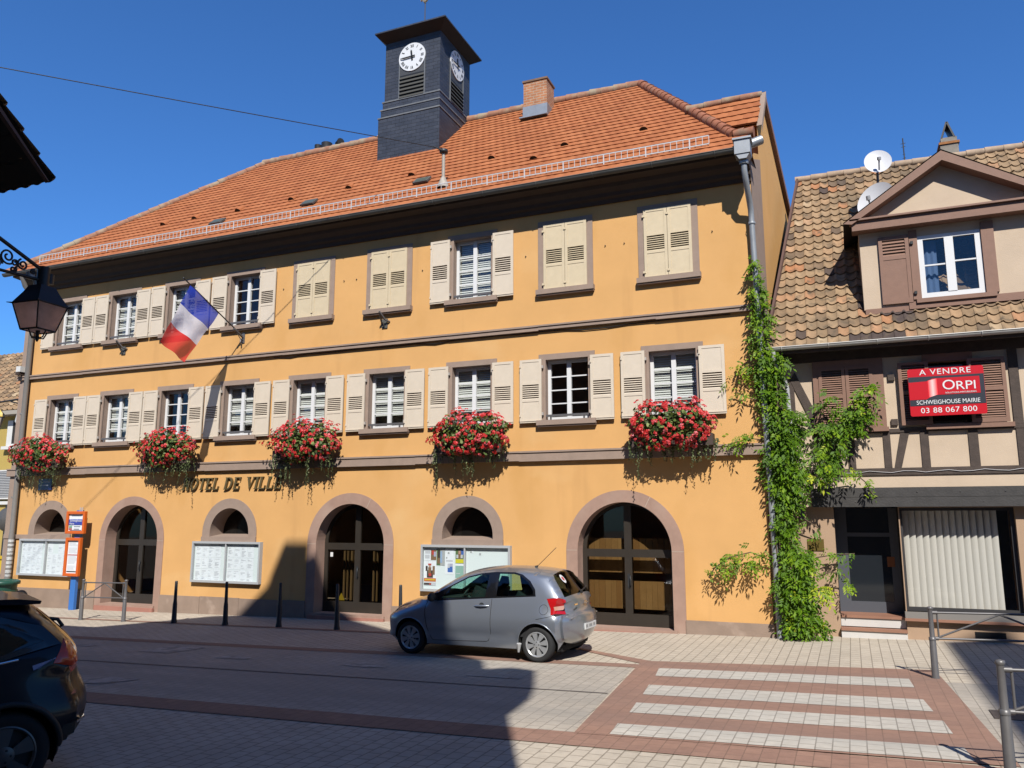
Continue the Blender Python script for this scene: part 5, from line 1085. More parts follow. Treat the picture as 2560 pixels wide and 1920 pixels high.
for (ya, za, yb, zb) in ((eyy - .05, ezz - .05, -14.3, 11.23), (-14.3, 11.23, -18.6, 6.95)): mb.face([(ex - .01, ya, za), (ex - .01, yb, zb), (ex - .01, yb, zb - .30), (ex - .01, ya, za - .02)]); mb.face([(ex - .01, ya, za - .02), (ex - .01, yb, zb - .32), (ex - .08, yb, zb - .32), (ex - .08, ya, za - .02)])
mb.build('verge_board', simple('verge_wood', (.13, .07, .055)), NH)
LT = thing('street_lantern', 'old square wrought iron lantern hanging from a scrolled bracket at the left edge', 'street lamp', (-10.43, -9.6, 5.8))
LM = Matrix.Translation((-10.43, -9.58, 5.78)) @ Matrix.Scale(1.60, 4)      # built in lamp units, lamp top at the origin
def lt(p): return LM @ Vector((p[0], p[1] + 12.42, p[2] - 4.5))
bx_ = 0.0; mb = MB()
TB = lambda pts, r, n=6: mb.tube([lt(p) for p in pts], [q * 1.6 for q in r] if isinstance(r, list) else r * 1.6, n)
TB([(0, -13.16, 4.86), (0, -12.34, 4.53)], .017, 8); TB([(0, -13.16, 4.55), (0, -12.9, 4.46), (0, -12.34, 4.48)], .014, 8); TB([(0, -13.14, 4.3), (0, -13.14, 5.0)], .025)
def scroll(cy, cz, r, a0, turns, rev=1):
    TB([(0, cy + rev * r * (1 - t / turns * .8) * math.cos(a0 + t * 6.28), cz + r * (1 - t / turns * .8) * math.sin(a0 + t * 6.28)) for t in np.arange(0, turns, .06)], .009, 5)
for cy, cz, r, a0, rev in ((-12.62, 4.565, .05, 2, 1), (-12.76, 4.60, .07, 4, -1), (-12.92, 4.63, .085, 1, 1), (-13.06, 4.66, .09, 3, -1), (-12.84, 4.52, .04, 0, 1), (-12.70, 4.50, .03, 2, -1), (-12.52, 4.53, .025, 1, 1), (-12.69, 4.56, .035, 5, 1), (-12.85, 4.57, .04, 2, 1)): scroll(cy, cz, r, a0, 1.6, rev)
mb.tube([lt((0, -12.42, 4.60)), lt((0, -12.42, 4.42))], .085, 8); mb.tube([lt((0, -12.36, 4.55)), lt((0, -12.36, 4.46))], .06, 8); mb.build('bracket', M['black'], LT)
rot = Matrix.Rotation(R(4), 4, 'Z')
def sq(h, z): return [lt((Vector((a * h, b_ * h, 0)) @ rot.to_3x3().transposed()) + Vector((0, -12.42, z))) for a, b_ in ((-1, -1), (1, -1), (1, 1), (-1, 1))]
ct = lambda z: lt((0, -12.42, z))
mb = MB(); mb.grid([[*sq(.155, 4.255), sq(.155, 4.255)[0]], [*sq(.10, 4.36), sq(.10, 4.36)[0]], [*sq(.075, 4.42), sq(.075, 4.42)[0]]], sm=False); mb.face(sq(.075, 4.42)); mb.tube([ct(4.40), ct(4.46)], .05, 8); mb.build('hood', M['black'], LT)
T4, B4 = sq(.15, 4.25), sq(.095, 4.02); mb = MB()
for i in range(4):
    j = (i + 1) % 4; mb.tube([T4[i], B4[i]], .011, 5); mb.tube([T4[i], T4[j]], .013, 5); mb.tube([B4[i], B4[j]], .013, 5); mb.tube([T4[i], T4[i] + (T4[i] - ct(4.25)) * .22], [.013, .005], 5)
    m_ = (B4[i] + B4[j]) / 2; mb.tube([m_, m_.lerp(ct(3.97), .35) + Vector((0, 0, -.07)), ct(3.95)], .01, 5)
mb.tube([ct(3.92), ct(3.95), ct(3.98), ct(4.02)], [.01, .03, .02, .03], 8); mb.build('frame', M['black'], LT)
mb = MB()
for i in range(4): j = (i + 1) % 4; mb.face([T4[i], T4[j], B4[j], B4[i]])
mb.face(B4); mb.build('glass', mat('frosted_lantern_glass', (.92, .74, .66), .5, .12, 8, transl=.9, raw=True), LT)
mb = MB(); TB([(-.02, -12.50, 4.50), (-.02, -12.47, 4.43), (0, -12.40, 4.385)], .016, 7); TB([(-.03, -12.52, 4.47), (-.03, -12.52, 4.53)], .035, 6); mb.build('conduit', simple('grey_conduit', (.55, .55, .54), .5), LT)

# ---------------------------------------------------------------- houses across the street, behind the camera (the gabled ones cast the street shadow)
OH = thing('opposite_house', 'tall gabled house on the camera side of the street', 'house', (-4, -18, 0)); Yo = -17.85
gp = [(.93, -.4), (.95, 10.9), (1.32, 11.9), (1.45, 12.6), (1.60, 14.0), (1.2, 14.12), (.72, 13.85), (.70, 14.6), (.02, 15.2), (-.03, 16.4), (-1.4, 17.6), (-2.9, 19.3), (-3.9, 20.7), (-4.75, 20.15), (-5.25, 19.95), (-6.4, 18.9), (-6.9, 18.75), (-8.0, 17.4), (-8.7, 16.6), (-9.7, 15.5), (-10.6, 14.7), (-9.4, 14.4), (-9.4, -.4)]
mb = MB(); mb.face([(a, Yo, b_) for a, b_ in gp]); mb.face([(.93, Yo, -.4), (.93, Yo - 9, -.4), (.95, Yo - 9, 10.9), (.95, Yo, 10.9)]); mb.face([(-9.4, Yo, -.4), (-9.4, Yo - 9, -.4), (-9.4, Yo - 9, 14.4), (-9.4, Yo, 14.4)])
mb.build('wall', simple('opposite_render', (.50, .43, .35), .9, var=.08), OH)
mb = MB()
for i in range(2, 20): mb.face([(gp[i][0], Yo, gp[i][1]), (gp[i + 1][0], Yo, gp[i + 1][1]), (gp[i + 1][0], Yo - 9, gp[i + 1][1]), (gp[i][0], Yo - 9, gp[i][1])])
mb.build('roof', simple('opposite_roof', (.28, .12, .07), .9), OH)
mb = MB(); mb.box(-4.72, -3.95, Yo - 1.2, Yo - .3, 19.5, 21.3); mb.build('chimney', M['brick'], OH)
for z in (4.2, 7.4, 10.6):
    for x in (-8, -5.6, -3.2, -.8): mb = MB(); mb.box(x - .5, x + .5, Yo + .005, Yo + .03, z, z + 1.5); mb.box(x - .6, x + .6, Yo + .005, Yo + .08, z - .1, z, 1); mb.build('window', [simple('dark_glass', (.012, .011, .01)), M['dirtywhite']], OH)
OH2 = thing('opposite_house', 'second tall house on the camera side of the street, further right', 'house', (12, -18, 0))
gp = [(9.2, -.4), (9.2, 14.3), (8.6, 14.2), (9.6, 17.2), (10.3, 19.6), (11.4, 20.2), (16, 14.3), (15.4, 14.3), (15.4, -.4)]
mb = MB(); mb.face([(a, Yo, b_) for a, b_ in gp]); mb.face([(9.2, Yo, -.4), (9.2, Yo - 9, -.4), (9.2, Yo - 9, 14.3), (9.2, Yo, 14.3)]); mb.build('wall', simple('opposite_render', (.5, .43, .35)), OH2)
mb = MB()
for i in range(2, 6): mb.face([(gp[i][0], Yo, gp[i][1]), (gp[i + 1][0], Yo, gp[i + 1][1]), (gp[i + 1][0], Yo - 9, gp[i + 1][1]), (gp[i][0], Yo - 9, gp[i][1])])
mb.build('roof', simple('opposite_roof', (.28, .12, .07)), OH2)

OH3 = thing('opposite_house', 'low house on the camera side of the street between the two tall ones', 'house', (5, -18, 0))
mb = MB(); mb.box(1.0, 9.15, -25, -17.95, -.4, 6.4); mb.build('wall', simple('opposite_render', (.5, .43, .35)), OH3)
mb = MB(); mb.face([(1.0, -17.6, 6.35), (9.15, -17.6, 6.35), (9.15, -21.4, 9.1), (1.0, -21.4, 9.1)]); mb.face([(1.0, -25.2, 6.35), (9.15, -25.2, 6.35), (9.15, -21.4, 9.1), (1.0, -21.4, 9.1)]); mb.face([(9.1, -17.9, 6.4), (9.1, -25, 6.4), (9.1, -21.4, 9.05)]); mb.face([(1.05, -17.9, 6.4), (1.05, -25, 6.4), (1.05, -21.4, 9.05)]); mb.build('roof', simple('opposite_roof', (.28, .12, .07)), OH3)
for z in (1.2, 4.2):
    for x in (2.4, 4.4, 6.4, 8.2): mb = MB(); mb.box(x - .45, x + .45, -17.945, -17.92, z, z + 1.4); mb.box(x - .55, x + .55, -17.945, -17.86, z - .1, z, 1); mb.build('window', [simple('dark_glass', (.012, .011, .01)), M['dirtywhite']], OH3)
OH4 = thing('opposite_house', 'unseen tall house added on the camera side, furthest right, to cut sky light', 'house', (22, -18, 0))  # added out of view to keep sky light off the facade
mb = MB(); mb.box(15.6, 30, -26, -17.9, -.4, 12); mb.build('wall', simple('opposite_render', (.5, .43, .35)), OH4)
mb = MB(); mb.face([(15.6, -17.5, 11.9), (30, -17.5, 11.9), (30, -22, 16), (15.6, -22, 16)]); mb.face([(15.6, -26.4, 11.9), (30, -26.4, 11.9), (30, -22, 16), (15.6, -22, 16)]); mb.build('roof', simple('opposite_roof', (.28, .12, .07)), OH4)
# ---------------------------------------------------------------- cars
def rounded(P, n=3):
    # Chaikin corner cutting of an open polyline
    for _ in range(n):
        Q = [P[0]]
        for a, b_ in zip(P, P[1:]): Q += [(a[0] * .75 + b_[0] * .25, a[1] * .75 + b_[1] * .25), (a[0] * .25 + b_[0] * .75, a[1] * .25 + b_[1] * .75)]
        Q.append(P[-1]); P = Q
    return P
def resample(P, d):
    P = [Vector(q) for q in P]; L = [0]
    for a, b_ in zip(P, P[1:]): L.append(L[-1] + (b_ - a).length)
    n = int(L[-1] / d); out = []
    for i in range(n + 1):
        s = L[-1] * i / n; k = max(j for j in range(len(L)) if L[j] <= s + 1e-9); k = min(k, len(P) - 2); f = (s - L[k]) / max(1e-9, L[k + 1] - L[k]); out.append(P[k].lerp(P[k + 1], f))
    return out
def car(name, label, C, loc, rz, paint):
    T_ = thing(name, label, 'car', (0, 0, 0))
    W = C['W']; cen = resample(rounded(C['sil'], 2), .035); N = len(cen); ctr = Vector(C['ctr'])
    edge = []; nrm = []
    for i, q in enumerate(cen):
        t = (cen[min(i + 1, N - 1)] - cen[max(i - 1, 0)]).normalized(); n_ = Vector((-t.y, t.x))
        if n_.dot(q - ctr) < 0: n_ = -n_
        nrm.append(n_); hz = abs(n_.x)   # crown: more on front and rear faces than on the roof
        front = q.x < 0; c = (C['cf'] if front else C['cr']) * hz + C['ct'] * (1 - hz)
        if q.y > C['belt']: c = .05 * (1 - hz) + .085 * hz
        edge.append(q - n_ * c)
    crown = [(cen[i] - edge[i]).length for i in range(N)]
    E = [(q.x, q.y) for q in edge]
    eu = np.array([q[0] for q in E]); ez_ = np.array([q[1] for q in E]); it = int(np.argmax(ez_))
    def fr(z): return float(np.interp(z, ez_[:it], eu[:it])) if True else 0
    def rr(z): return float(np.interp(z, ez_[it:][::-1], eu[it:][::-1]))
    fz = np.maximum.accumulate(ez_[:it]); rz_ = np.maximum.accumulate(ez_[it:][::-1]); ru = eu[it:][::-1]
    fr = lambda z: float(np.interp(z, fz, eu[:it])); rr = lambda z: float(np.interp(z, rz_, ru))
    order = np.argsort(eu); ztop = lambda u: float(np.interp(u, eu[order], ez_[order]))
    def width(u, z):
        w_ = W; b_ = C['belt']
        if z > b_: w_ -= (z - b_) * C['tum'] + (z - b_) ** 2 * C['tum2']
        w_ -= .060 * (max(0, min(z, b_) - .62) / max(.1, b_ - .62)) ** 1.7
        if z < .62: w_ -= .055 * ((.62 - z) / .40) ** 2
        w_ += .012 * math.exp(-((z - .62) / .16) ** 2) - .018 * math.exp(-((z - .40) / .07) ** 2) * (1 if C['crease'] < u < C['crease2'] else 0)
        def inset(d, r, dep):
            if d >= r: return 0
            k = 1 - max(0, d) / r; return dep * (1 - math.sqrt(max(0, 1 - k * k)))
        k = min(1, max(0, (z - b_ + .12) / .2))
        w_ -= inset(u - fr(z), C['rf'], C['df']) * (1 - k) + inset(u - fr(z), .18, .05) * k
        w_ -= inset(rr(z) - u, C['rr'], C['dr']) * (1 - k) + inset(rr(z) - u, .28, .10) * k
        # top rounding measured along z
        dz = ztop(u) - z
        w_ -= inset(dz, .09, .06)
        return w_
    # side outline with wheel arches
    zb = C['zb']; bot = []
    u0, u1 = E[0][0], E[-1][0]
    ra = C['ra']; out = list(E)
    for wu in (C['wb'], 0):
        a0 = math.degrees(math.asin((zb - C['wr']) / ra)) if abs(zb - C['wr']) < ra else 0
        out += arc(wu, C['wr'], ra, a0, 180 - a0, 22)
    # remove duplicates
    cl = [out[0]]
    for q in out[1:]:
        if (Vector(q) - Vector(cl[-1])).length > .004: cl.append(q)
    out = cl
    regs = C['side']; loops = [r[1] for r in regs]
    pts = [(u, z) for u in np.arange(-1.0, C['wb'] + 1.2, .06) for z in np.arange(.15, 1.75, .05)]
    pts = [q for q in pts if inpoly(q[0], q[1], out)]
    V, T = cdt(out, loops, pts)
    parts = {}
    for sgn in (-1, 1):
        for f, cx, cy in T:
            rn = 'body'
            for nm, P in regs:
                if inpoly(cx, cy, P): rn = nm; break
            mb = parts.setdefault((rn, sgn), MB()); off = C['off'].get(rn, 0)
            fv = [(V[i].x, sgn * (width(V[i].x, V[i].y) + off), V[i].y) for i in f]
            mb.face(fv if sgn > 0 else fv[::-1], 0, .5, True)
    # strip over the silhouette
    tn = 15; P2 = [width(q.x, q.y) for q in edge]; cum = [0]
    for a, b_ in zip(cen, cen[1:]): cum.append(cum[-1] + (b_ - a).length)
    for i in range(N - 1):
        for j in range(tn):
            t0, t1 = -1 + 2 * j / tn, -1 + 2 * (j + 1) / tn
            def SPt(k, t): 
                cc = crown[k] * (1 - abs(t) ** 2.2); q = edge[k] + nrm[k] * cc; return (q.x, t * P2[k], q.y)
            mid = (cen[i] + cen[i + 1]) / 2; tm = (t0 + t1) / 2; rn = 'body'
            for nm, (ulo, uhi, zlo, zhi, tmax) in C['strip']:
                if ulo < mid.x < uhi and zlo < mid.y < zhi and abs(tm) < tmax: rn = nm; break
            mb = parts.setdefault((rn, 0), MB()); mb.face([SPt(i, t0), SPt(i, t1), SPt(i + 1, t1), SPt(i + 1, t0)], 0, .5, True)
    # merge paint: body = sides + strip
    mats = dict(body=paint, door=paint, glass=C['glassm'], side_glass=C['glassm'], quarter_glass=C['glassm'], windscreen=C['glassm'], rear_glass=C['rglass'], pillar=simple('car_black_trim', (.008, .008, .009), .25, coat=.5), rear_lamp=C['lampm'], lamp_clear=simple('lamp_clear', (.55, .30, .22), .1, coat=1), headlamp=simple('headlamp', (.45, .48, .5), .08, coat=1), bumper_trim=simple('car_plastic', (.02, .02, .021), .6), chrome=simple('car_chrome', (.75, .76, .78), .12, metal=1), tailgate=paint)
    names = dict(lamp_clear='lamp_lens', pillar='black_trim')
    groups = {}
    for (rn, sg), mb in parts.items():
        key = (rn, 0) if rn in ('body', 'chrome', 'bumper_trim') else (rn, sg)
        if key not in groups: groups[key] = MB()
        g_ = groups[key]; n = len(g_.v); g_.v += mb.v; g_.f += [tuple(i + n for i in f) for f in mb.f]; g_.m += mb.m; g_.t += mb.t; g_.sm += mb.sm
    for (rn, sg), mb in groups.items():
        o = mb.build(names.get(rn, rn), mats[rn], T_); weld(o, .0015)
        o.data.set_sharp_from_angle(angle=R(38))
    # wheel wells, floor, inner lining
    mb = MB()
    for wu in (0, C['wb']):
        for sgn in (-1, 1):
            A = arc(wu, C['wr'], ra, -20, 200, 20); y0 = sgn * (W - .05)
            mb.grid([[(a, sgn * min(W - .005, width(a, max(b_, .2)) + .001), b_) for a, b_ in A], [(a, sgn * (W - .28), b_) for a, b_ in A]], 0, .5, False); mb.face([(a, sgn * (W - .28), b_) for a, b_ in A])
    mb.box(-.35, C['wb'] + .35, -W + .29, W - .29, .16, .42); mb.box(.36, C['wb'] - .36, -W + .06, W - .06, zb - .0, .40)
    mb.box(-.45, -.3, -.5, .5, .24, .5); mb.box(C['wb'] + .28, C['wb'] + .40, -.5, .5, C['zb'] + .06, .5)
    mb.build('underbody', simple('underbody_black', (.006, .006, .006), .95), T_)
    mb = MB(); b_ = C['belt']; mb.box(.55, C['wb'] - .05, -W + .07, W - .07, .40, b_ - .10)
    for sgn in (-1, 1):     # seats with head restraints
        mb.tube([(1.15, sgn * .36, b_ - .15), (1.28, sgn * .36, b_ + .18)], [.2, .17], 10); mb.tube([(1.30, sgn * .36, b_ + .17), (1.32, sgn * .36, b_ + .20), (1.34, sgn * .36, b_ + .33)], [.05, .11, .07], 10)
        mb.tube([(2.0, sgn * .36, b_ - .2), (2.12, sgn * .36, b_ + .08)], [.2, .17], 10); mb.tube([(2.12, sgn * .36, b_ + .08), (2.15, sgn * .36, b_ + .14), (2.17, sgn * .36, b_ + .25)], [.05, .10, .06], 10)
    mb.box(.35, .85, -W + .12, W - .12, b_ - .25, b_ - .03); mb.box(.2, .4, -W + .16, W - .16, b_ - .25, b_ - .04); mb.build('cabin', simple('cabin_grey', (.02, .021, .023), .8), T_)
    mb = MB(); rw = .175; cw = Vector((.93, -.36, b_ + .02)); ax = Vector((.55, 0, -.3)).normalized(); ux = Vector((0, 1, 0)); vx_ = ax.cross(ux)
    mb.tube([cw + (ux * math.cos(t) + vx_ * math.sin(t)) * rw for t in np.linspace(0, 6.283, 25)], .016, 7); mb.tube([cw + ux * rw, cw - ux * rw], .02, 6); mb.tube([cw, cw - ax * -.25], .04, 6); mb.build('steering_wheel', simple('car_plastic', (.02, .02, .021)), T_)
    # arch lips
    for k, wu in enumerate((0, C['wb'])):
        for sgn in (-1, 1):
            mb = MB(); A = arc(wu, C['wr'], ra + .006, 2, 178, 26); mb.tube([(a, sgn * (width(a, b_2) + .002), b_2) for a, b_2 in A], C['lip'], 6); mb.build('wheel_arch', C['lipm'], T_)
    # seams
    mb = MB()
    for path in C['seams']:
        Q = resample(path, .05); mb.tube([(q.x, -(width(q.x, q.y) + .0005), q.y) for q in Q], .0045, 5); mb.tube([(q.x, (width(q.x, q.y) + .0005), q.y) for q in Q], .0045, 5)
    mb.build('door_seam', simple('seam_black', (.02, .02, .022), .8), T_)
    # wheels
    for wu in (0, C['wb']):
        for sgn in (-1, 1):
            wr, tw_ = C['wr'], C['tw']; yo = sgn * (W - C['win']); w0 = Vector((wu, yo - sgn * tw_ / 2, wr))
            mb = MB(); s_ = tw_ / 2; rm = C['rim']
            mb.lathe([(rm, -s_ + .01), (rm + .03, -s_), (wr - .03, -s_), (wr - .005, -s_ + .03), (wr, 0), (wr - .005, s_ - .03), (wr - .03, s_), (rm + .03, s_), (rm, s_ - .01)], w0, 'y', 40)
            wh = mb.build('wheel', simple('tyre_rubber', (.018, .018, .019), .85), T_)
            mb = MB(); f = sgn; y = lambda d: w0.y + f * (s_ - d)
            n = 40
            for (r0, d0, r1, d1) in ((rm, .008, rm - .012, .004), (rm - .012, .004, rm - .03, .02)):
                mb.grid([[(wu + r * math.cos(6.28319 * i / n), y(d), wr + r * math.sin(6.28319 * i / n)) for i in range(n + 1)] for r, d in ((r0, d0), (r1, d1))])
            k = C['spokes']; ro = rm - .02; rh = rm * .32; fw = C['spw']
            for i in range(k):
                a = 6.28319 * (i + .3) / k; c_, s2 = math.cos(a), math.sin(a); 
                def pt(r, t, d): return (wu + r * c_ - t * s2, y(d), wr + r * s2 + t * c_)
                w_o, w_i = ro * math.sin(3.14159 / k) * fw, rh * math.sin(3.14159 / k) * min(1, fw * 1.25)
                mb.face([pt(rh, -w_i, .006), pt(ro, -w_o, .012), pt(ro, w_o, .012), pt(rh, w_i, .006)]); mb.face([pt(rh, -w_i, .006), pt(ro, -w_o, .012), pt(ro, -w_o, .05), pt(rh, -w_i, .05)]); mb.face([pt(rh, w_i, .006), pt(ro, w_o, .012), pt(ro, w_o, .05), pt(rh, w_i, .05)])
            mb.grid([[(wu + r * math.cos(6.28319 * i / n), y(d), wr + r * math.sin(6.28319 * i / n)) for i in range(n + 1)] for r, d in ((rh * 1.03, .006), (rh * .6, -.002), (rh * .3, -.006), (.001, -.006))])
            mb.grid([[(wu + r * math.cos(6.28319 * i / n), y(.055), wr + r * math.sin(6.28319 * i / n)) for i in range(n + 1)] for r in (rm, .001)], 1)
            for i in range(4 if k > 6 else 5): a = 6.28319 * i / (4 if k > 6 else 5); mb.lathe([(.012, f * 0), (.0, f * .004)], (wu + rh * .62 * math.cos(a), y(-.002), wr + rh * .62 * math.sin(a)), 'y', 6, 1)
            mb.build('rim', [C['rimm'], simple('rim_dark', (.02, .02, .02), .7)], wh)
    C['extra'](T_, width, cen, P2, edge)
    T_.location = loc; T_.rotation_euler = (0, R(-.79) * math.cos(rz), rz)
    return T_
silver = mat('silver_car_paint', (.24, .26, .295), .34, metal=.72, coat=.9)
cglass = glass('car_glass', (.56, .80, .72), .07); dglass = glass('dark_car_glass', (.10, .11, .12), .05)
redlamp = simple('red_lamp', (.46, .008, .010), .12, coat=.6)
redlamp2 = simple('orange_red_lens', (.80, .07, .015), .15, coat=.3)
def extra_silver(T_, width, cen, P2, edge):
    blk = simple('car_plastic', (.02, .02, .021))
    for sgn in (-1, 1):
        mb = MB(); c = Vector((.52, sgn * (.845 + .09), 1.02)); n = 12
        mb.lathe([(0, -.055), (.06, -.05), (.085, -.01), (.085, .02), (.06, .05), (0, .055)], (0, 0, 0), 'x', 14)
        mb.v = [(c.x + v[0] * .9, c.y + v[1] * 1.3, c.z + v[2] * .95) for v in mb.v]; mb.tube([(.46, sgn * .80, .97), (.50, sgn * .9, .99)], .035, 8); mb.build('door_mirror', blk, T_)
        mb = MB(); y0 = sgn * (width(1.46, .885) + .022); mb.tube([(1.32, sgn * (width(1.32, .88) + .0), .880), (1.37, y0, .884), (1.46, sgn * (width(1.46, .885) + .03), .888), (1.55, y0, .89), (1.60, sgn * width(1.6, .89), .89)], [.012, .018, .02, .018, .012], 8)
        mb.lathe([(.055, 0), (.0, -.001 * sgn)], (1.46, sgn * (width(1.46, .885) + .002), .888), 'y', 16, 1); mb.build('door_handle', [silver, simple('handle_recess', (.08, .085, .09), .4, metal=.5)], T_)
    mb = MB(); mb.tube([(2.63 + .075 * math.cos(t), -(width(2.63 + .075 * math.cos(t), .86 + .08 * math.sin(t)) + .0005), .86 + .08 * math.sin(t)) for t in np.linspace(0, 6.283, 28)], .0035, 5, cap=False); mb.build('fuel_flap', simple('seam_black', (.02, .02, .022)), T_)
    mb = MB(); mb.tube([(2.22, -.18, 1.515), (2.26, -.18, 1.545)], [.03, .012], 8); mb.tube([(2.26, -.18, 1.54), (2.62, -.18, 1.86)], .005, 5); mb.build('aerial', blk, T_)
    mb = MB(); mb.box(3.145, 3.166, -.26, .26, .50, .60); mb.build('number_plate', simple('plate_white', (.72, .73, .72), .4), T_)
    mb = MB(); r_ = random.Random(3)
    for i in range(9): mb.box(3.1665, 3.168, -.22 + i * .05, -.20 + i * .05, .525, .575) if i not in (2, 6) else None
    mb.build('plate_print', M['black'], T_)
    mb = MB(); mb.tube([(3.075, -.09, .93), (3.08, 0, .955), (3.075, .09, .93)], .010, 6); mb.tube([(3.08, -.06, .935), (3.083, 0, .91), (3.08, .06, .935)], .009, 6); mb.box(3.06, 3.07, -.50, -.36, .915, .94); mb.build('tailgate_trim', simple('car_chrome', (.75, .76, .78)), T_)
    mb = MB(); mb.tube([(3.02, -.05, 1.115), (2.97, .25, 1.15), (2.95, .42, 1.17)], .012, 6); mb.tube([(3.035, -.07, 1.10), (3.0, .0, 1.12)], .025, 8); mb.build('rear_wiper', blk, T_)
    mb = MB(); q = lambda a, b_, r: [(2.80 + .012 + .55 * 0 + (b_ + r * math.sin(t)) * -.66, a + r * .9 * math.cos(t), 1.36 + (b_ + r * math.sin(t)) * .80) for t in np.linspace(0, 6.28, 20)]
    mb.face(q(-.40, -.02, .085)); mb.face([(x + .004, y, z + .004) for x, y, z in q(-.40, -.02, .04)], 1); mb.build('window_sticker', [M['white'], simple('sticker_red', (.6, .05, .06), .5)], T_)
    mb = MB(); mb.tube([(2.17, -.83, .16), (2.19, -.85, .30)], [.02, .045], 6); mb.build('mud_flap', simple('pale_flap', (.5, .5, .5), .6), T_)
C1 = dict(W=.845, wb=2.50, wr=.292, rim=.205, tw=.18, win=.02, ra=.345, zb=.20, belt=.98, ctr=(1.3, .75), cf=.20, cr=.13, ct=.05, tum=.30, tum2=.28, rf=.55, df=.25, rr=.45, dr=.16, crease=.35, crease2=2.15, lip=.010, lipm=silver,
    sil=[(-.50, .19), (-.68, .21), (-.76, .34), (-.77, .52), (-.73, .68), (-.60, .80), (-.34, .90), (.0, .985), (.22, 1.05), (.52, 1.235), (.86, 1.42), (1.15, 1.50), (1.55, 1.54), (2.0, 1.54), (2.4, 1.515), (2.66, 1.475), (2.74, 1.44), (2.76, 1.40), (2.99, 1.12), (3.05, .98), (3.06, .82), (3.10, .795), (3.15, .77), (3.17, .64), (3.155, .48), (3.09, .34), (2.95, .25)],
    side=[('side_glass', [(.62, .985), (1.50, 1.035), (1.515, 1.405), (1.36, 1.40), (1.12, 1.345), (.82, 1.20)]), ('quarter_glass', [(1.72, 1.05), (2.42, 1.085), (2.40, 1.16), (2.30, 1.285), (2.14, 1.385), (2.0, 1.42), (1.72, 1.42)]),
          ('pillar', [(.20, 1.0), (.55, .945), (1.62, 1.015), (2.47, 1.065), (2.44, 1.18), (2.33, 1.31), (2.16, 1.415), (2.0, 1.45), (1.62, 1.45), (1.36, 1.425), (1.10, 1.365), (.78, 1.205), (.55, 1.09)]),
          ('lamp_clear', [(2.80, .905), (2.97, .925), (3.0, .86), (2.82, .845)]), ('rear_lamp', [(2.68, 1.035), (2.88, 1.05), (2.99, .99), (3.02, .78), (2.76, .775), (2.75, .88)]), ('headlamp', [(-.62, .77), (-.30, .895), (-.16, .90), (-.24, .80), (-.5, .69), (-.66, .68)]),
          ('door', [(.34, .985), (.30, .80), (.36, .45), (.45, .27), (1.58, .30), (1.64, .45), (1.64, 1.005), (.55, .935)])],
    strip=[('windscreen', (.28, .90, .9, 1.5, .86)), ('rear_glass', (2.70, 3.02, 1.10, 1.47, .94)), ('rear_lamp', (2.8, 3.12, .80, 1.03, 2)) if 0 else ('bumper_trim', (-.9, -.6, .3, .5, .7)), ('tailgate', (2.9, 3.06, .8, 1.12, .8))],
    off=dict(side_glass=-.006, quarter_glass=-.004, pillar=-.002, rear_lamp=.006, lamp_clear=.008), glassm=cglass, rglass=dglass, lampm=redlamp,
    seams=[[(.36, .98), (.31, .80), (.37, .45), (.46, .27), (1.58, .30), (1.645, .45), (1.645, 1.01)], [(2.50, .70), (2.85, .775), (3.0, .775)]], spokes=8, spw=.68, rimm=simple('hubcap_silver', (.60, .61, .62), .3, metal=.6), extra=extra_silver)
car('parked_car', 'small silver three door hatchback parked half in shadow before the town hall', C1, (-7.42, -3.25, gz(-7.42)), R(-3.1), silver)
navyp = mat('dark_blue_car_paint', (.006, .008, .016), .3, metal=.0, spec=.2, coat=.22)
def extra_dark(T_, width, cen, P2, edge):
    blk = simple('car_plastic', (.02, .02, .021))
    for sgn in (-1, 1):
        mb = MB(); mb.tube([(u, sgn * (width(u, z) + .008), z) for u, z in ((-.2, 1.0), (.8, 1.03), (1.8, 1.08), (2.55, 1.135), (2.75, 1.16))], .012, 6); mb.build('chrome_strip', simple('car_chrome', (.75, .76, .78)), T_)
        mb = MB(); Q = [(2.86, 1.10), (3.02, 1.14), (3.16, 1.175), (3.17, 1.13), (3.02, 1.095), (2.87, 1.06)]; mb.face([(u, sgn * (width(u, z) + .012), z) for u, z in Q]); mb.build('lamp_strip', simple('pale_blue_lens', (.30, .36, .60), .1, coat=1), T_)
    mb = MB(); mb.prism([(2.45, 1.676), (2.75, 1.668), (2.94, 1.64), (2.93, 1.612), (2.75, 1.615), (2.45, 1.635)], -.56, .56); sp_ = mb.build('spoiler', navyp, T_)
    mb = MB(); mb.tube([(3.02, -.1, 1.44), (3.17, -.1, 1.41), (3.22, -.1, 1.34)], .018, 6); mb.build('rear_wiper', blk, T_)
    mb = MB(); mb.tube([(3.28, -.68, .52), (3.40, -.4, .50), (3.46, 0, .49), (3.40, .4, .50), (3.28, .68, .52)], .022, 6); mb.build('bumper_chrome', simple('car_chrome', (.75, .76, .78)), T_)
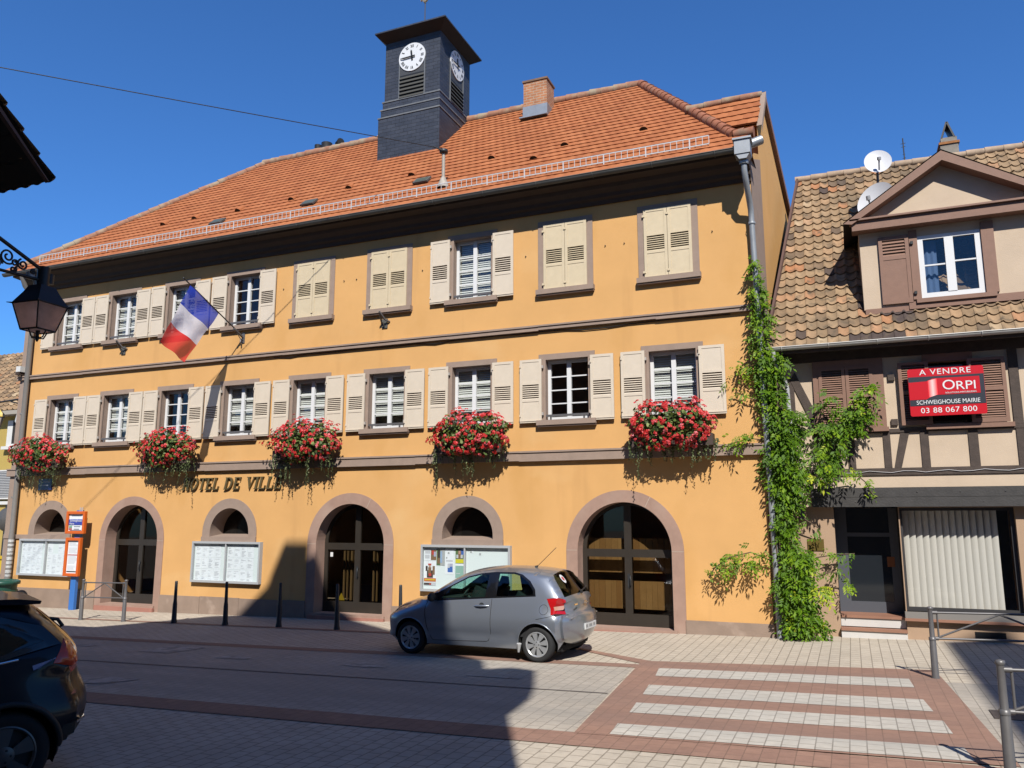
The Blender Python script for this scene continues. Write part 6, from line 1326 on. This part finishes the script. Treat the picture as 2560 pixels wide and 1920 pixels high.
C2 = dict(W=.92, wb=2.70, wr=.36, rim=.25, tw=.22, win=.03, ra=.43, zb=.26, belt=1.08, ctr=(1.4, .85), cf=.20, cr=.16, ct=.05, tum=.30, tum2=.25, rf=.6, df=.28, rr=.5, dr=.20, crease=.45, crease2=2.2, lip=.028, lipm=simple('car_plastic', (.02, .02, .021)),
    sil=[(-.55, .25), (-.78, .28), (-.88, .45), (-.88, .75), (-.75, .95), (-.3, 1.05), (.15, 1.12), (.55, 1.36), (.95, 1.57), (1.3, 1.65), (1.8, 1.685), (2.3, 1.68), (2.7, 1.65), (2.9, 1.61), (3.10, 1.44), (3.30, 1.24), (3.35, 1.10), (3.37, .94), (3.41, .86), (3.46, .76), (3.48, .64), (3.46, .50), (3.39, .36), (3.22, .28)],
    side=[('side_glass', [(.55, 1.10), (1.50, 1.12), (1.50, 1.54), (1.25, 1.53), (.95, 1.44)]), ('quarter_glass', [(1.60, 1.12), (2.50, 1.17), (2.95, 1.30), (2.6, 1.47), (2.2, 1.54), (1.6, 1.54)]),
          ('rear_lamp', [(3.03, 1.10), (3.13, 1.30), (3.40, 1.34), (3.43, .93), (3.27, .93), (3.20, 1.05)]), ('pillar', [(.40, 1.08), (1.6, 1.10), (2.55, 1.14), (3.10, 1.26), (2.95, 1.42), (2.6, 1.53), (2.2, 1.585), (1.4, 1.585), (.95, 1.48), (.6, 1.3)]), 
          ('bumper_trim', [(3.05, .25), (3.15, .55), (3.65, .60), (3.7, .2)])],
    strip=[('windscreen', (.25, 1.0, 1.1, 1.6, .86)), ('rear_glass', (2.95, 3.36, 1.22, 1.6, .85)), ('rear_lamp', (3.2, 3.45, 1.0, 1.3, 2)), ('bumper_trim', (3.3, 3.7, .2, .58, 2))],
    off=dict(side_glass=-.006, quarter_glass=-.004, pillar=-.002, rear_lamp=.006, lamp_clear=.008), glassm=dglass, rglass=dglass, lampm=redlamp2,
    seams=[[(1.55, 1.10), (1.56, .5), (1.5, .32)], [(2.36, 1.14), (2.4, .95), (2.2, .7), (2.1, .34)]], spokes=5, spw=.55, rimm=simple('dark_alloy', (.14, .14, .145), .35, metal=.6), extra=extra_dark)
car('parked_car', 'dark blue sport utility car cut by the left edge, only its rear end in view', C2, (-9.0, -13.97, gz(-9.0)), R(62), navyp)
